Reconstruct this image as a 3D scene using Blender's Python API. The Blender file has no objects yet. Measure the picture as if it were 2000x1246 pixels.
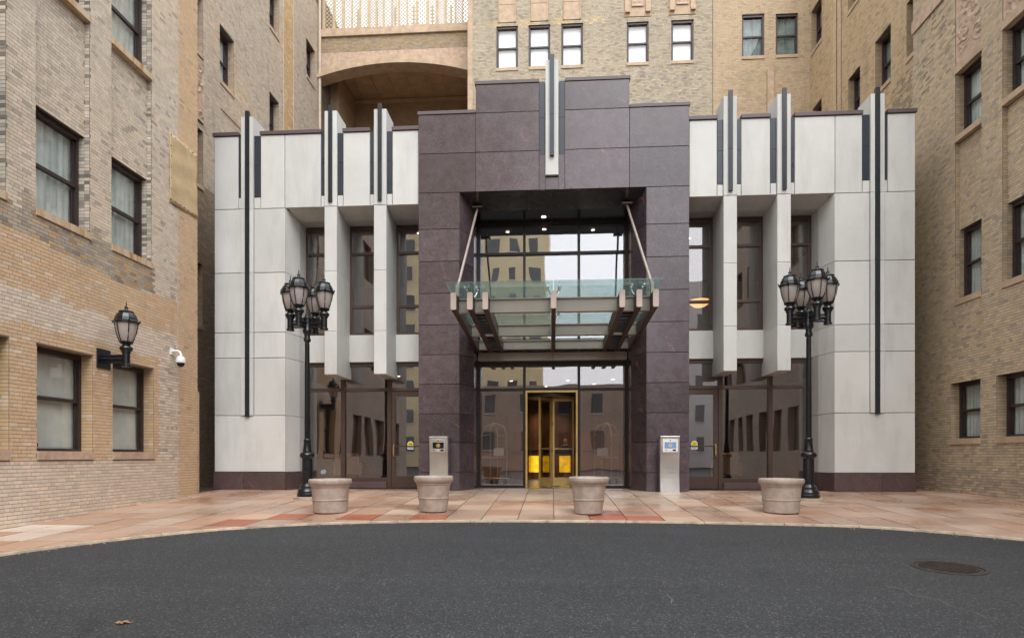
import bpy, math, random
import numpy as np
from mathutils import Matrix, Vector
R = math.radians
random.seed(7); rng = np.random.default_rng(11)
scene = bpy.context.scene
col = scene.collection

# ------------------------------------------------------------------ camera, sky, sun, exposure
cam_d = bpy.data.cameras.new('camera'); cam = bpy.data.objects.new('camera', cam_d); col.objects.link(cam)
cam_d.sensor_width = 36; cam_d.lens = 21.6; cam_d.shift_y = 0.1335; cam_d.clip_end = 500; cam_d.clip_start = .05
cam.location = (0, 0, .8); cam.rotation_euler = (R(90), 0, R(3.72)); scene.camera = cam

world = bpy.data.worlds.new('World'); scene.world = world; world.use_nodes = True
wn = world.node_tree.nodes; wl = world.node_tree.links
bg = wn['Background']; sky = wn.new('ShaderNodeTexSky'); sky.sky_type = 'NISHITA'; sky.sun_disc = False
SUN_EL, SUN_AZ = 54, 163          # azimuth measured clockwise from +Y (behind the camera, to the right)
sky.sun_elevation = R(SUN_EL); sky.sun_rotation = R(SUN_AZ); sky.air_density = 1.0; sky.dust_density = 4.0; sky.ozone_density = 1.0
hs = wn.new('ShaderNodeHueSaturation'); hs.inputs['Saturation'].default_value = .22
cloud = wn.new('ShaderNodeMix'); cloud.data_type = 'RGBA'; cloud.inputs[0].default_value = .65      # even overcast veil over the clear sky
cloud.inputs[7].default_value = (8.6, 8.8, 9.1, 1)
wl.new(sky.outputs[0], hs.inputs['Color']); wl.new(hs.outputs[0], cloud.inputs[6]); wl.new(cloud.outputs[2], bg.inputs[0]); bg.inputs[1].default_value = .13
sun_d = bpy.data.lights.new('sun', 'SUN'); sun = bpy.data.objects.new('sun', sun_d); col.objects.link(sun)
sun_d.energy = .9; sun_d.angle = R(40); sun_d.color = (1, .985, .96)
az, el = R(SUN_AZ), R(SUN_EL)
sun.rotation_euler = Vector((math.sin(az)*math.cos(el), math.cos(az)*math.cos(el), math.sin(el))).to_track_quat('Z', 'Y').to_euler()
sun.location = (10, -20, 40)
vs = scene.view_settings; vs.view_transform = 'Standard'; vs.look = 'None'; vs.gamma = 1; vs.use_curve_mapping = False
vs.exposure = 1.15
scene.cycles.max_bounces = 10; scene.cycles.transparent_max_bounces = 16; scene.cycles.use_denoising = True
scene.cycles.caustics_reflective = False; scene.cycles.caustics_refractive = False

# ------------------------------------------------------------------ helpers
def lin(r, g, b):
    f = lambda v: (v/255/12.92) if v/255 <= .04045 else ((v/255+.055)/1.055)**2.4
    return (f(r), f(g), f(b), 1)
def tag(o, label=None, cat=None, group=None, kind=None):
    for k, v in (('label', label), ('category', cat), ('group', group), ('kind', kind)):
        if v: o[k] = v
    return o
def empty(name, loc=(0, 0, 0), label=None, cat=None, group=None):
    o = bpy.data.objects.new(name, None); col.objects.link(o); o.location = loc; o.empty_display_size = .2
    return tag(o, label, cat, group)
def attach(o, parent):
    if parent is not None:
        o.parent = parent
        if parent.type == 'EMPTY': o.matrix_parent_inverse = Matrix.Translation(-Vector(parent.location))
    return o
class MB:
    def __init__(s): s.v = []; s.f = []; s.sm = []
    def add(s, vs_, fs, smooth=False):
        n = len(s.v); s.v += [tuple(p) for p in vs_]
        s.f += [tuple(i+n for i in f) for f in fs]; s.sm += [smooth]*len(fs); return s
    def box(s, x0, x1, y0, y1, z0, z1):
        return s.add([(x0,y0,z0),(x1,y0,z0),(x1,y1,z0),(x0,y1,z0),(x0,y0,z1),(x1,y0,z1),(x1,y1,z1),(x0,y1,z1)],
              [(0,3,2,1),(4,5,6,7),(0,1,5,4),(1,2,6,5),(2,3,7,6),(3,0,4,7)])
    def cbox(s, x0, x1, y0, y1, z0, z1, c=.006):      # box with chamfered front (-Y) edges
        if x0 > x1: x0, x1 = x1, x0
        v = [(x0+c,y0,z0+c),(x1-c,y0,z0+c),(x1-c,y0,z1-c),(x0+c,y0,z1-c),
             (x0,y0+c,z0),(x1,y0+c,z0),(x1,y0+c,z1),(x0,y0+c,z1),(x0,y1,z0),(x1,y1,z0),(x1,y1,z1),(x0,y1,z1)]
        f = [(0,1,2,3),(0,4,5,1),(1,5,6,2),(2,6,7,3),(3,7,4,0),(4,8,9,5),(5,9,10,6),(6,10,11,7),(7,11,8,4),(8,11,10,9)]
        return s.add(v, f)
    def quad(s, a, b, c, d): return s.add([a, b, c, d], [(0,1,2,3)])
    def prism(s, poly, z0, z1):
        n = len(poly)
        return s.add([(x,y,z0) for x,y in poly]+[(x,y,z1) for x,y in poly],
              [tuple(range(n-1,-1,-1)), tuple(range(n,2*n))]+[(i,(i+1)%n,n+(i+1)%n,n+i) for i in range(n)])
    def ext(s, poly, fn, t0, t1):                      # extrude a 2-d outline along a third axis through fn(a,b,t)
        n = len(poly)
        return s.add([fn(a,b,t0) for a,b in poly]+[fn(a,b,t1) for a,b in poly],
              [tuple(range(n-1,-1,-1)), tuple(range(n,2*n))]+[(i,(i+1)%n,n+(i+1)%n,n+i) for i in range(n)])
    def lathe(s, prof, c=(0,0), seg=24, smooth=True, rot=0., cap=True):
        vs_ = []; fs = []
        for r, z in prof:
            for k in range(seg):
                a = 2*math.pi*k/seg+rot; vs_.append((c[0]+r*math.cos(a), c[1]+r*math.sin(a), z))
        for i in range(len(prof)-1):
            for k in range(seg):
                k2 = (k+1) % seg; fs.append((i*seg+k, i*seg+k2, (i+1)*seg+k2, (i+1)*seg+k))
        if cap:
            fs.append(tuple(range(seg-1,-1,-1))); fs.append(tuple((len(prof)-1)*seg+k for k in range(seg)))
        return s.add(vs_, fs, smooth)
    def tube(s, pts, r, seg=10, smooth=True):
        pts = [Vector(p) for p in pts]; rr = r if isinstance(r, (list, tuple)) else [r]*len(pts)
        vs_ = []; fs = []
        for i, p in enumerate(pts):
            t = (pts[min(i+1,len(pts)-1)]-pts[max(i-1,0)]).normalized()
            up = Vector((0,0,1)) if abs(t.z) < .95 else Vector((1,0,0))
            a = t.cross(up).normalized(); b = t.cross(a).normalized()
            for k in range(seg):
                g = 2*math.pi*k/seg; vs_.append(p+rr[i]*(math.cos(g)*a+math.sin(g)*b))
        for i in range(len(pts)-1):
            for k in range(seg):
                k2 = (k+1) % seg; fs.append((i*seg+k, (i+1)*seg+k, (i+1)*seg+k2, i*seg+k2))
        fs.append(tuple(range(seg))); fs.append(tuple((len(pts)-1)*seg+k for k in range(seg-1,-1,-1)))
        return s.add(vs_, fs, smooth)
    def mesh(s, name, mat):
        me = bpy.data.meshes.new(name); me.from_pydata(s.v, [], s.f); me.materials.append(mat)
        me.polygons.foreach_set('use_smooth', s.sm); me.update()
        if any(s.sm): me.set_sharp_from_angle(angle=R(32))
        return me
    def build(s, name, mat, parent=None, bevel=0, kind=None):
        o = bpy.data.objects.new(name, s.mesh(name, mat)); col.objects.link(o); attach(o, parent)
        if kind: o['kind'] = kind
        if bevel:
            m = o.modifiers.new('bevel', 'BEVEL'); m.width = bevel; m.segments = 2; m.limit_method = 'ANGLE'
        return o
def copy_tree(o, parent=None):
    c = o.copy(); col.objects.link(c); c.parent = parent
    for ch in o.children: copy_tree(ch, c)
    return c

# ------------------------------------------------------------------ materials
def newmat(name):
    m = bpy.data.materials.new(name); m.use_nodes = True; nt = m.node_tree; nt.nodes.clear()
    out = nt.nodes.new('ShaderNodeOutputMaterial'); return m, nt, out
def N(nt, typ, **kw):
    n = nt.nodes.new(typ)
    for k, v in kw.items():
        if hasattr(n, k): setattr(n, k, v)
        else: n.inputs[k.replace('_', ' ')].default_value = v
    return n
def noise(nt, scale, vec=None, detail=4, rough=.6):
    n = N(nt, 'ShaderNodeTexNoise'); n.inputs['Scale'].default_value = scale; n.inputs['Detail'].default_value = detail; n.inputs['Roughness'].default_value = rough
    if vec is not None: nt.links.new(vec, n.inputs['Vector'])
    return n
def ramp(nt, src, stops):
    r = N(nt, 'ShaderNodeValToRGB'); e = r.color_ramp.elements
    while len(e) < len(stops): e.new(.5)
    for i, (p, c) in enumerate(stops): e[i].position = p; e[i].color = c if len(c) == 4 else (*c, 1)
    nt.links.new(src, r.inputs[0]); return r
def mixc(nt, fac, a, b, mode='MIX'):
    m = N(nt, 'ShaderNodeMix', data_type='RGBA', blend_type=mode)
    for i, v in ((0, fac), (6, a), (7, b)):
        if isinstance(v, (int, float)): m.inputs[i].default_value = v
        elif isinstance(v, tuple): m.inputs[i].default_value = v
        else: nt.links.new(v, m.inputs[i])
    return m.outputs[2]
def gpos(nt, sc=(1,1,1), off=None):
    g = N(nt, 'ShaderNodeNewGeometry'); mp = N(nt, 'ShaderNodeMapping'); mp.inputs['Scale'].default_value = sc
    nt.links.new(g.outputs['Position'], mp.inputs['Vector'])
    if off is not None:
        nt.links.new(off, mp.inputs['Location'])
    return mp.outputs[0]
def principled(nt, out, base, rough=.5, metal=0., bump=None, bstr=.3, bdist=.01, spec=.5, coat=0):
    p = N(nt, 'ShaderNodeBsdfPrincipled'); nt.links.new(p.outputs[0], out.inputs[0])
    for nm, v in (('Base Color', base), ('Roughness', rough)):
        if isinstance(v, (int, float, tuple)): p.inputs[nm].default_value = v
        else: nt.links.new(v, p.inputs[nm])
    p.inputs['Metallic'].default_value = metal; p.inputs['Specular IOR Level'].default_value = spec; p.inputs['Coat Weight'].default_value = coat
    if bump is not None:
        b = N(nt, 'ShaderNodeBump'); b.inputs['Strength'].default_value = bstr; b.inputs['Distance'].default_value = bdist
        nt.links.new(bump, b.inputs['Height']); nt.links.new(b.outputs[0], p.inputs['Normal'])
    return p
M = {}
def simple(name, c, rough=.5, metal=0., var=.12, nscale=6, bstr=.08, spec=.5, coat=0):
    m, nt, out = newmat(name); v = gpos(nt)
    n = noise(nt, nscale, v, 5); n2 = noise(nt, nscale*14, v, 3)
    dark = tuple(x*(1-var*1.6) for x in c[:3])+(1,); lite = tuple(min(1, x*(1+var)) for x in c[:3])+(1,)
    base = ramp(nt, n.outputs[0], [(.3, dark), (.7, lite)]).outputs[0]
    rr = N(nt, 'ShaderNodeMapRange'); rr.inputs[3].default_value = max(.02, rough-.1); rr.inputs[4].default_value = min(1, rough+.1)
    nt.links.new(n.outputs[0], rr.inputs[0])
    principled(nt, out, base, rr.outputs[0], metal, n2.outputs[0], bstr, .004, spec, coat); M[name] = m; return m
def brick_mat(name, per_object):
    m, nt, out = newmat(name)
    if per_object:
        a = N(nt, 'ShaderNodeObjectInfo').outputs['Color']
    else:
        an = N(nt, 'ShaderNodeAttribute'); an.attribute_name = 'col'; a = an.outputs['Color']
    v = gpos(nt); n1 = noise(nt, 1.3, v, 6, .7); n2 = noise(nt, 45, v, 4); n3 = noise(nt, 9, v, 5, .7)
    vs_ = gpos(nt, (1.6, 1.6, .16)); n4 = noise(nt, 1.5, vs_, 5, .65)
    c = mixc(nt, ramp(nt, n3.outputs[0], [(.4, (.0,)*3), (.8, (.35,)*3)]).outputs[0], a, mixc(nt, 1., a, (.62,.6,.57,1), 'MULTIPLY'))
    c = mixc(nt, ramp(nt, n1.outputs[0], [(.52, (.0,)*3), (.76, (.36,)*3)]).outputs[0], c, mixc(nt, 1., c, (.50,.49,.48,1), 'MULTIPLY'))
    c = mixc(nt, ramp(nt, n4.outputs[0], [(.58, (.0,)*3), (.78, (.38,)*3)]).outputs[0], c, mixc(nt, 1., c, (.42,.40,.37,1), 'MULTIPLY'))
    principled(nt, out, c, .85, 0, n2.outputs[0], .5, .004, .3); M[name] = m; return m
brick_mat('brick_set', False); brick_mat('brick_single', True)
def brick_proc(name, c1, c2, mort, axis):
    # walls too far or too oblique to lay bricks on: axis 'x' = wall faces along X (u = Y), 'y' = wall faces along Y (u = X)
    m, nt, out = newmat(name); g = N(nt, 'ShaderNodeNewGeometry'); sp = N(nt, 'ShaderNodeSeparateXYZ'); cb = N(nt, 'ShaderNodeCombineXYZ')
    nt.links.new(g.outputs['Position'], sp.inputs[0]); nt.links.new(sp.outputs[1 if axis == 'x' else 0], cb.inputs[0]); nt.links.new(sp.outputs[2], cb.inputs[1])
    b = N(nt, 'ShaderNodeTexBrick'); nt.links.new(cb.outputs[0], b.inputs['Vector'])
    for k, v in (('Scale', 1.), ('Mortar Size', .005), ('Brick Width', .158), ('Row Height', .0555), ('Bias', 0.)): b.inputs[k].default_value = v
    b.inputs['Color1'].default_value = c1; b.inputs['Color2'].default_value = c2; b.inputs['Mortar'].default_value = mort
    n1 = noise(nt, .8, g.outputs['Position'], 6, .7)
    c = mixc(nt, ramp(nt, n1.outputs[0], [(.48, (.0,)*3), (.75, (.5,)*3)]).outputs[0], b.outputs[0], mixc(nt, 1., b.outputs[0], (.55,.53,.5,1), 'MULTIPLY'))
    principled(nt, out, c, .88, 0, b.outputs['Fac'], .4, -.004, .3); M[name] = m; return m
brick_proc('brick_far_x', lin(196,178,164), lin(178,164,152), lin(140,128,116), 'x')
brick_proc('brick_far_y', lin(190,168,152), lin(176,154,140), lin(140,126,114), 'y')
brick_proc('brick_brown_y', lin(196,170,138), lin(180,156,126), lin(140,122,100), 'y')
simple('mortar', lin(116,105,94), .95, 0, .2, 3, .4)
simple('mortar_pale', lin(134,121,106), .95, 0, .2, 3, .4)
simple('terracotta', lin(186,162,136), .75, 0, .14, 4, .3)
simple('terracotta_pink', lin(188,163,142), .75, 0, .16, 7, .3)
simple('cream_metal', lin(186,166,136), .6, 0, .1, 6, .1)
def rusty(name):
    m, nt, out = newmat(name); v = gpos(nt, (6, 6, .8)); n = noise(nt, 1.4, v, 6, .7)
    c = ramp(nt, n.outputs[0], [(.46, lin(196,178,154)), (.60, lin(182,146,104)), (.72, lin(140,104,72))]).outputs[0]
    principled(nt, out, c, .85, 0, noise(nt, 40, gpos(nt)).outputs[0], .4, .004, .3); M[name] = m
rusty('rusty_sill')
def concrete(name, c):
    m, nt, out = newmat(name); v = gpos(nt); oi = N(nt, 'ShaderNodeObjectInfo')
    st = gpos(nt, (2.4, 2.4, .45)); n1 = noise(nt, 1.1, v, 6, .65); n2 = noise(nt, 1.2, st, 6, .7); n3 = noise(nt, 70, v, 4)
    a = mixc(nt, ramp(nt, n1.outputs[0], [(.35, (0,)*3), (.75, (.6,)*3)]).outputs[0], c, tuple(x*.80 for x in c[:3])+(1,))
    a = mixc(nt, ramp(nt, n2.outputs[0], [(.50, (0,)*3), (.76, (.42,)*3)]).outputs[0], a, (c[0]*.60, c[1]*.60, c[2]*.55, 1))
    tone = N(nt, 'ShaderNodeMapRange'); tone.inputs[3].default_value = .90; tone.inputs[4].default_value = 1.05; nt.links.new(oi.outputs['Random'], tone.inputs[0])
    a = mixc(nt, 1., a, tone.outputs[0], 'MULTIPLY')
    principled(nt, out, a, .72, 0, n3.outputs[0], .18, .003, .35); M[name] = m
concrete('concrete', lin(211,212,209)); concrete('concrete_joint', lin(116,102,90))
def granite(name, c, ros=(.16, .34)):
    m, nt, out = newmat(name); oi = N(nt, 'ShaderNodeObjectInfo'); mul = N(nt, 'ShaderNodeVectorMath', operation='SCALE')
    cb = N(nt, 'ShaderNodeCombineXYZ')
    for i in range(3): nt.links.new(oi.outputs['Random'], cb.inputs[i])
    nt.links.new(cb.outputs[0], mul.inputs[0]); mul.inputs['Scale'].default_value = 37.
    v = gpos(nt, (1,1,1), mul.outputs[0]); sp = noise(nt, 75, v, 3, .7); big = noise(nt, 1.6, v, 4)
    wv = N(nt, 'ShaderNodeTexWave'); wv.inputs['Scale'].default_value = .42; wv.inputs['Distortion'].default_value = 9.; wv.inputs['Detail'].default_value = 4.; wv.inputs['Detail Scale'].default_value = 1.6
    mp = N(nt, 'ShaderNodeMapping'); mp.inputs['Rotation'].default_value = (0, R(35), R(20)); nt.links.new(v, mp.inputs['Vector']); nt.links.new(mp.outputs[0], wv.inputs['Vector'])
    a = ramp(nt, sp.outputs[0], [(.32, tuple(x*.5 for x in c[:3])), (.5, c[:3]), (.70, tuple(x*1.9 for x in c[:3]))]).outputs[0]
    mid = noise(nt, 5, v, 5, .7); a = mixc(nt, ramp(nt, mid.outputs[0], [(.38, (0,)*3), (.66, (.8,)*3)]).outputs[0], a, mixc(nt, 1., a, (.62,.54,.54,1), 'MULTIPLY'))
    veins = mixc(nt, 1., ramp(nt, wv.outputs['Fac'], [(.982, (0,)*3), (1., (.85,)*3)]).outputs[0], ramp(nt, big.outputs[0], [(.54, (0,)*3), (.70, (1,)*3)]).outputs[0], 'MULTIPLY')
    a = mixc(nt, veins, a, lin(150,94,74))
    tone = N(nt, 'ShaderNodeMapRange'); tone.inputs[3].default_value = .76; tone.inputs[4].default_value = 1.2; nt.links.new(oi.outputs['Random'], tone.inputs[0])
    a = mixc(nt, 1., a, tone.outputs[0], 'MULTIPLY')
    rg = N(nt, 'ShaderNodeMapRange'); rg.inputs[3].default_value = ros[0]; rg.inputs[4].default_value = ros[1]; nt.links.new(big.outputs[0], rg.inputs[0])
    principled(nt, out, a, rg.outputs[0], 0, sp.outputs[0], .03, .002, .8); M[name] = m
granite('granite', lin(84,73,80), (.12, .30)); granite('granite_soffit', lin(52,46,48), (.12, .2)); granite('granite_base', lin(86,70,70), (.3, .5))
simple('granite_cap', lin(92,80,82), .45, 0, .15, 30)
simple('dark_strip', lin(52,60,70), .3, .1, .05, 2, .01)
simple('bar_strip', lin(40,45,52), .32, .1, .06, 3, .01)
simple('bronze', lin(84,68,62), .42, .35, .1, 5, .03)
simple('bronze_dark', lin(44,38,38), .4, .3, .1, 5, .03)
simple('window_frame', lin(62,50,48), .45, .1, .15, 9, .05)
simple('taupe_paint', lin(158,146,138), .42, .1, .06, 3, .02)
simple('canopy_brown', lin(78,58,50), .45, .1, .15, 5, .03)
simple('taupe_end', lin(190,170,160), .5, 0, .06, 3, .02)
simple('steel_rod', lin(176,160,150), .35, .5, .08, 8, .02)
simple('brass', lin(214,176,112), .3, .6, .12, 10, .02)
simple('brass_dull', lin(214,178,116), .36, .45, .12, 6, .02)
simple('lamp_paint', lin(17,22,28), .3, .1, .2, 12, .05, .5, .2)
simple('stainless', lin(206,204,200), .34, .9, .06, 3, .02)
simple('white_plastic', lin(228,228,226), .4, 0, .05, 6, .02)
simple('black_plastic', lin(18,18,20), .25, 0, .2, 6, .02)
simple('pot', lin(170,157,146), .62, 0, .16, 7, .15)
simple('soil', lin(70,58,50), .95, 0, .4, 30, 1.)
simple('tarp', lin(192,168,130), .75, 0, .10, 5, .25)
simple('pale_pipe', lin(198,184,164), .7, 0, .12, 5, .05)
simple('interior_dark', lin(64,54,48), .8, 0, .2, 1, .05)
simple('niche_panel', lin(204,176,142), .8, 0, .15, 2, .1)
simple('interior_wall', lin(110,84,68), .7, 0, .25, .8, .05)
simple('lobby_floor', lin(84,88,104), .25, 0, .2, 1.5, .02)
simple('wood_panel', lin(96,58,34), .4, 0, .3, 2, .05)
simple('room_core', lin(40,38,36), .9)
simple('curtain_grey', lin(230,231,224), .9, 0, .1, 3, .1)
simple('curtain_green', lin(196,203,199), .9, 0, .12, 3, .1)
simple('blind_white', lin(251,251,252), .8, 0, .02, 3, .02)
simple('curtain_dark', lin(124,138,138), .9, 0, .25, 3, .1)
simple('iron', lin(66,58,55), .6, .4, .3, 14, .4)
simple('kerb_stone', lin(176,160,140), .85, 0, .25, 6, .5)
simple('grit', lin(150,132,112), .9, 0, .5, 40, .2)
simple('leaf_brown', lin(150,112,84), .8, 0, .2, 30, .2)
simple('cloth_black', lin(26,26,30), .85, 0, .2, 10, .2)
simple('skin', lin(190,140,112), .55, 0, .06, 10, .05)
simple('hair', lin(28,22,20), .6, 0, .2, 30, .3)
simple('leaf_green', lin(52,70,38), .6, 0, .3, 30, .2)
simple('petal_red', lin(140,28,44), .6, 0, .2, 30, .1)
simple('fabric_tan', lin(150,128,98), .9, 0, .12, 9, .3)
simple('fabric_navy', lin(38,46,74), .85, 0, .15, 9, .3)
simple('paper', lin(228,232,232), .7, 0, .03, 3, .02)
simple('decal_blue', lin(150,168,178), .7, 0, .1, 30, .02)
simple('paper_blue', lin(70,96,170), .7, 0, .1, 30, .02)
simple('sticker_yellow', lin(244,214,30), .6, 0, .04, 3, .02)
simple('ink', lin(60,60,40), .6)
simple('far_tan', lin(226,208,168), .85, 0, .1, .5, .1)
simple('far_pale', lin(206,200,196), .8, 0, .08, .3, .1)
simple('far_glass', lin(96,96,98), .1, 0, .2, .3, .02)
simple('scuff', lin(112,112,112), .9)
simple('rear_blind', lin(112,92,74), .5, 0, .2, 2, .05)
def slab_mat(name):
    m, nt, out = newmat(name); oi = N(nt, 'ShaderNodeObjectInfo'); v = gpos(nt)
    n1 = noise(nt, .8, v, 3, .5); n2 = noise(nt, 26, v, 5); n3 = noise(nt, 130, v, 3)
    a = oi.outputs['Color']
    a = mixc(nt, ramp(nt, n2.outputs[0], [(.4, (0,)*3), (.7, (.5,)*3)]).outputs[0], a, mixc(nt, 1., a, (.84,.81,.79,1), 'MULTIPLY'))
    a = mixc(nt, ramp(nt, n1.outputs[0], [(.38, (.0,)*3), (.72, (.6,)*3)]).outputs[0], a, mixc(nt, 1., a, (.66,.56,.50,1), 'MULTIPLY'))
    rg = ramp(nt, n1.outputs[0], [(.36, (.62,)*3), (.60, (.24,)*3)]).outputs[0]
    principled(nt, out, a, rg, 0, n3.outputs[0], .12, .003, .5); M[name] = m
slab_mat('slab')
def slab_flat(name, c):
    m, nt, out = newmat(name); v = gpos(nt); n1 = noise(nt, 1.1, v, 6, .65)
    a = ramp(nt, n1.outputs[0], [(.35, c), (.65, tuple(x*.6 for x in c[:3]))]).outputs[0]
    principled(nt, out, a, .6, 0, noise(nt, 120, v).outputs[0], .15, .003, .4); M[name] = m
slab_flat('slab_far', lin(178,142,118)); slab_flat('grout', lin(96,78,68))
def asphalt():
    m, nt, out = newmat('asphalt'); v = gpos(nt)
    vo = N(nt, 'ShaderNodeTexVoronoi'); vo.inputs['Scale'].default_value = 105; nt.links.new(v, vo.inputs['Vector'])
    vo2 = N(nt, 'ShaderNodeTexVoronoi'); vo2.inputs['Scale'].default_value = 48; nt.links.new(v, vo2.inputs['Vector'])
    n1 = noise(nt, .55, v, 6, .6); n2 = noise(nt, 22, v, 6, .8)
    sp = N(nt, 'ShaderNodeSeparateColor'); nt.links.new(vo.outputs['Color'], sp.inputs[0])
    a = ramp(nt, sp.outputs[0], [(0., (.014,.015,.0165)), (.5, (.0235,.0257,.0285)), (.93, (.042,.0445,.048)), (1., (.14,.138,.135))]).outputs[0]
    a = mixc(nt, ramp(nt, n1.outputs[0], [(.35, (0,)*3), (.7, (.5,)*3)]).outputs[0], a, mixc(nt, 1., a, (.70,.71,.74,1), 'MULTIPLY'))
    a = mixc(nt, ramp(nt, n2.outputs[0], [(.5, (0,)*3), (.8, (.5,)*3)]).outputs[0], a, mixc(nt, 1., a, (1.35,1.33,1.3,1), 'MULTIPLY'))
    n6 = noise(nt, 1.9, v, 3, .5); a = mixc(nt, ramp(nt, n6.outputs[0], [(.66, (0,)*3), (.74, (.6,)*3)]).outputs[0], a, mixc(nt, 1., a, (.6,.6,.62,1), 'MULTIPLY'))
    n5 = noise(nt, 1., gpos(nt, (.35,1.6,1)), 5, .6); a = mixc(nt, ramp(nt, n5.outputs[0], [(.45, (0,)*3), (.7, (.7,)*3)]).outputs[0], a, mixc(nt, 1., a, (1.3,1.29,1.27,1), 'MULTIPLY'))
    h = N(nt, 'ShaderNodeMath', operation='ADD'); nt.links.new(vo.outputs['Distance'], h.inputs[0]); nt.links.new(vo2.outputs['Distance'], h.inputs[1])
    principled(nt, out, a, .75, 0, h.outputs[0], .7, .006, .4); M['asphalt'] = m
asphalt()
def glass(name, tint, ior, rough=0.0, wob=.0):
    m, nt, out = newmat(name); t = N(nt, 'ShaderNodeBsdfTransparent'); t.inputs[0].default_value = tint
    g = N(nt, 'ShaderNodeBsdfGlossy'); g.inputs['Roughness'].default_value = rough; g.inputs[0].default_value = (.95,.95,.97,1)
    lw_ = N(nt, 'ShaderNodeLayerWeight'); lw_.inputs['Blend'].default_value = .5; r0 = ((ior-1)/(ior+1))**2
    pw = N(nt, 'ShaderNodeMath', operation='POWER'); pw.inputs[1].default_value = 4.; nt.links.new(lw_.outputs['Facing'], pw.inputs[0])
    f = N(nt, 'ShaderNodeMath', operation='MULTIPLY_ADD'); f.inputs[1].default_value = (1-r0)*.8; f.inputs[2].default_value = r0; nt.links.new(pw.outputs[0], f.inputs[0])
    if wob:
        oi = N(nt, 'ShaderNodeObjectInfo'); mul = N(nt, 'ShaderNodeMath', operation='MULTIPLY'); mul.inputs[1].default_value = 50; nt.links.new(oi.outputs['Random'], mul.inputs[0])
        cb = N(nt, 'ShaderNodeCombineXYZ'); nt.links.new(mul.outputs[0], cb.inputs[0]); nt.links.new(mul.outputs[0], cb.inputs[2])
        b = N(nt, 'ShaderNodeBump'); b.inputs['Strength'].default_value = 1; b.inputs['Distance'].default_value = wob
        nt.links.new(noise(nt, 1.2, gpos(nt, (1,1,.5), cb.outputs[0]), 1).outputs[0], b.inputs['Height']); nt.links.new(b.outputs[0], g.inputs['Normal'])
    mx = N(nt, 'ShaderNodeMixShader'); nt.links.new(f.outputs[0], mx.inputs[0]); nt.links.new(t.outputs[0], mx.inputs[1]); nt.links.new(g.outputs[0], mx.inputs[2])
    nt.links.new(mx.outputs[0], out.inputs[0]); M[name] = m
glass('pane', (.97,.985,.98,1), 1.5, 0, .004); glass('pane_clear', (.985,.99,.99,1), 1.45, 0, .003)
glass('lobby_glass', (.82,.77,.75,1), 2.6, 0, .0035); glass('lobby_glass_upper', (.72,.72,.73,1), 3.4, 0, .004)
glass('door_glass', (.75,.72,.68,1), 1.6)
glass('teal_glass', (.84,.925,.915,1), 1.6, .03)
def dusty():                                           # a film of dust over the canopy glass
    nt = M['teal_glass'].node_tree; out = [n for n in nt.nodes if n.type == 'OUTPUT_MATERIAL'][0]; src = out.inputs[0].links[0].from_socket
    d = N(nt, 'ShaderNodeBsdfDiffuse'); d.inputs[0].default_value = lin(158,186,183); tr = N(nt, 'ShaderNodeBsdfTranslucent'); tr.inputs[0].default_value = lin(160,192,189)
    ad = N(nt, 'ShaderNodeMixShader'); ad.inputs[0].default_value = .5; nt.links.new(d.outputs[0], ad.inputs[1]); nt.links.new(tr.outputs[0], ad.inputs[2])
    mx = N(nt, 'ShaderNodeMixShader'); r = ramp(nt, noise(nt, 2.5, gpos(nt), 6, .7).outputs[0], [(.3, (.05,)*3), (.75, (.16,)*3)]); nt.links.new(r.outputs[0], mx.inputs[0])
    nt.links.new(src, mx.inputs[1]); nt.links.new(ad.outputs[0], mx.inputs[2]); nt.links.new(mx.outputs[0], out.inputs[0])
dusty()
def frosted():
    m, nt, out = newmat('frosted'); d = N(nt, 'ShaderNodeBsdfDiffuse'); d.inputs[0].default_value = lin(226,218,214); t = N(nt, 'ShaderNodeBsdfTranslucent'); t.inputs[0].default_value = lin(236,228,222)
    g = N(nt, 'ShaderNodeBsdfGlossy'); g.inputs['Roughness'].default_value = .2; mx = N(nt, 'ShaderNodeMixShader'); mx.inputs[0].default_value = .55
    mx2 = N(nt, 'ShaderNodeMixShader'); mx2.inputs[0].default_value = .08
    nt.links.new(d.outputs[0], mx.inputs[1]); nt.links.new(t.outputs[0], mx.inputs[2]); nt.links.new(mx.outputs[0], mx2.inputs[1]); nt.links.new(g.outputs[0], mx2.inputs[2])
    nt.links.new(mx2.outputs[0], out.inputs[0]); M['frosted'] = m
frosted()
def emit(name, c, s, tex=0):
    m, nt, out = newmat(name); e = N(nt, 'ShaderNodeEmission'); e.inputs[1].default_value = s; e.inputs[0].default_value = c
    if tex:
        n = noise(nt, 7, gpos(nt), 5); r = ramp(nt, n.outputs[0], [(.3, tuple(x*.55 for x in c[:3])), (.65, c[:3])]); nt.links.new(r.outputs[0], e.inputs[0])
    nt.links.new(e.outputs[0], out.inputs[0]); M[name] = m
emit('onyx_glow', (1., .55, .02, 1), .75, 1); emit('downlight', (1., .86, .66, 1), 3); emit('lamp_warm', (1., .55, .2, 1), 1.2)
emit('screen_blue', lin(120,160,200), .45); emit('screen_dark', lin(40,38,36), .4)

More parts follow.
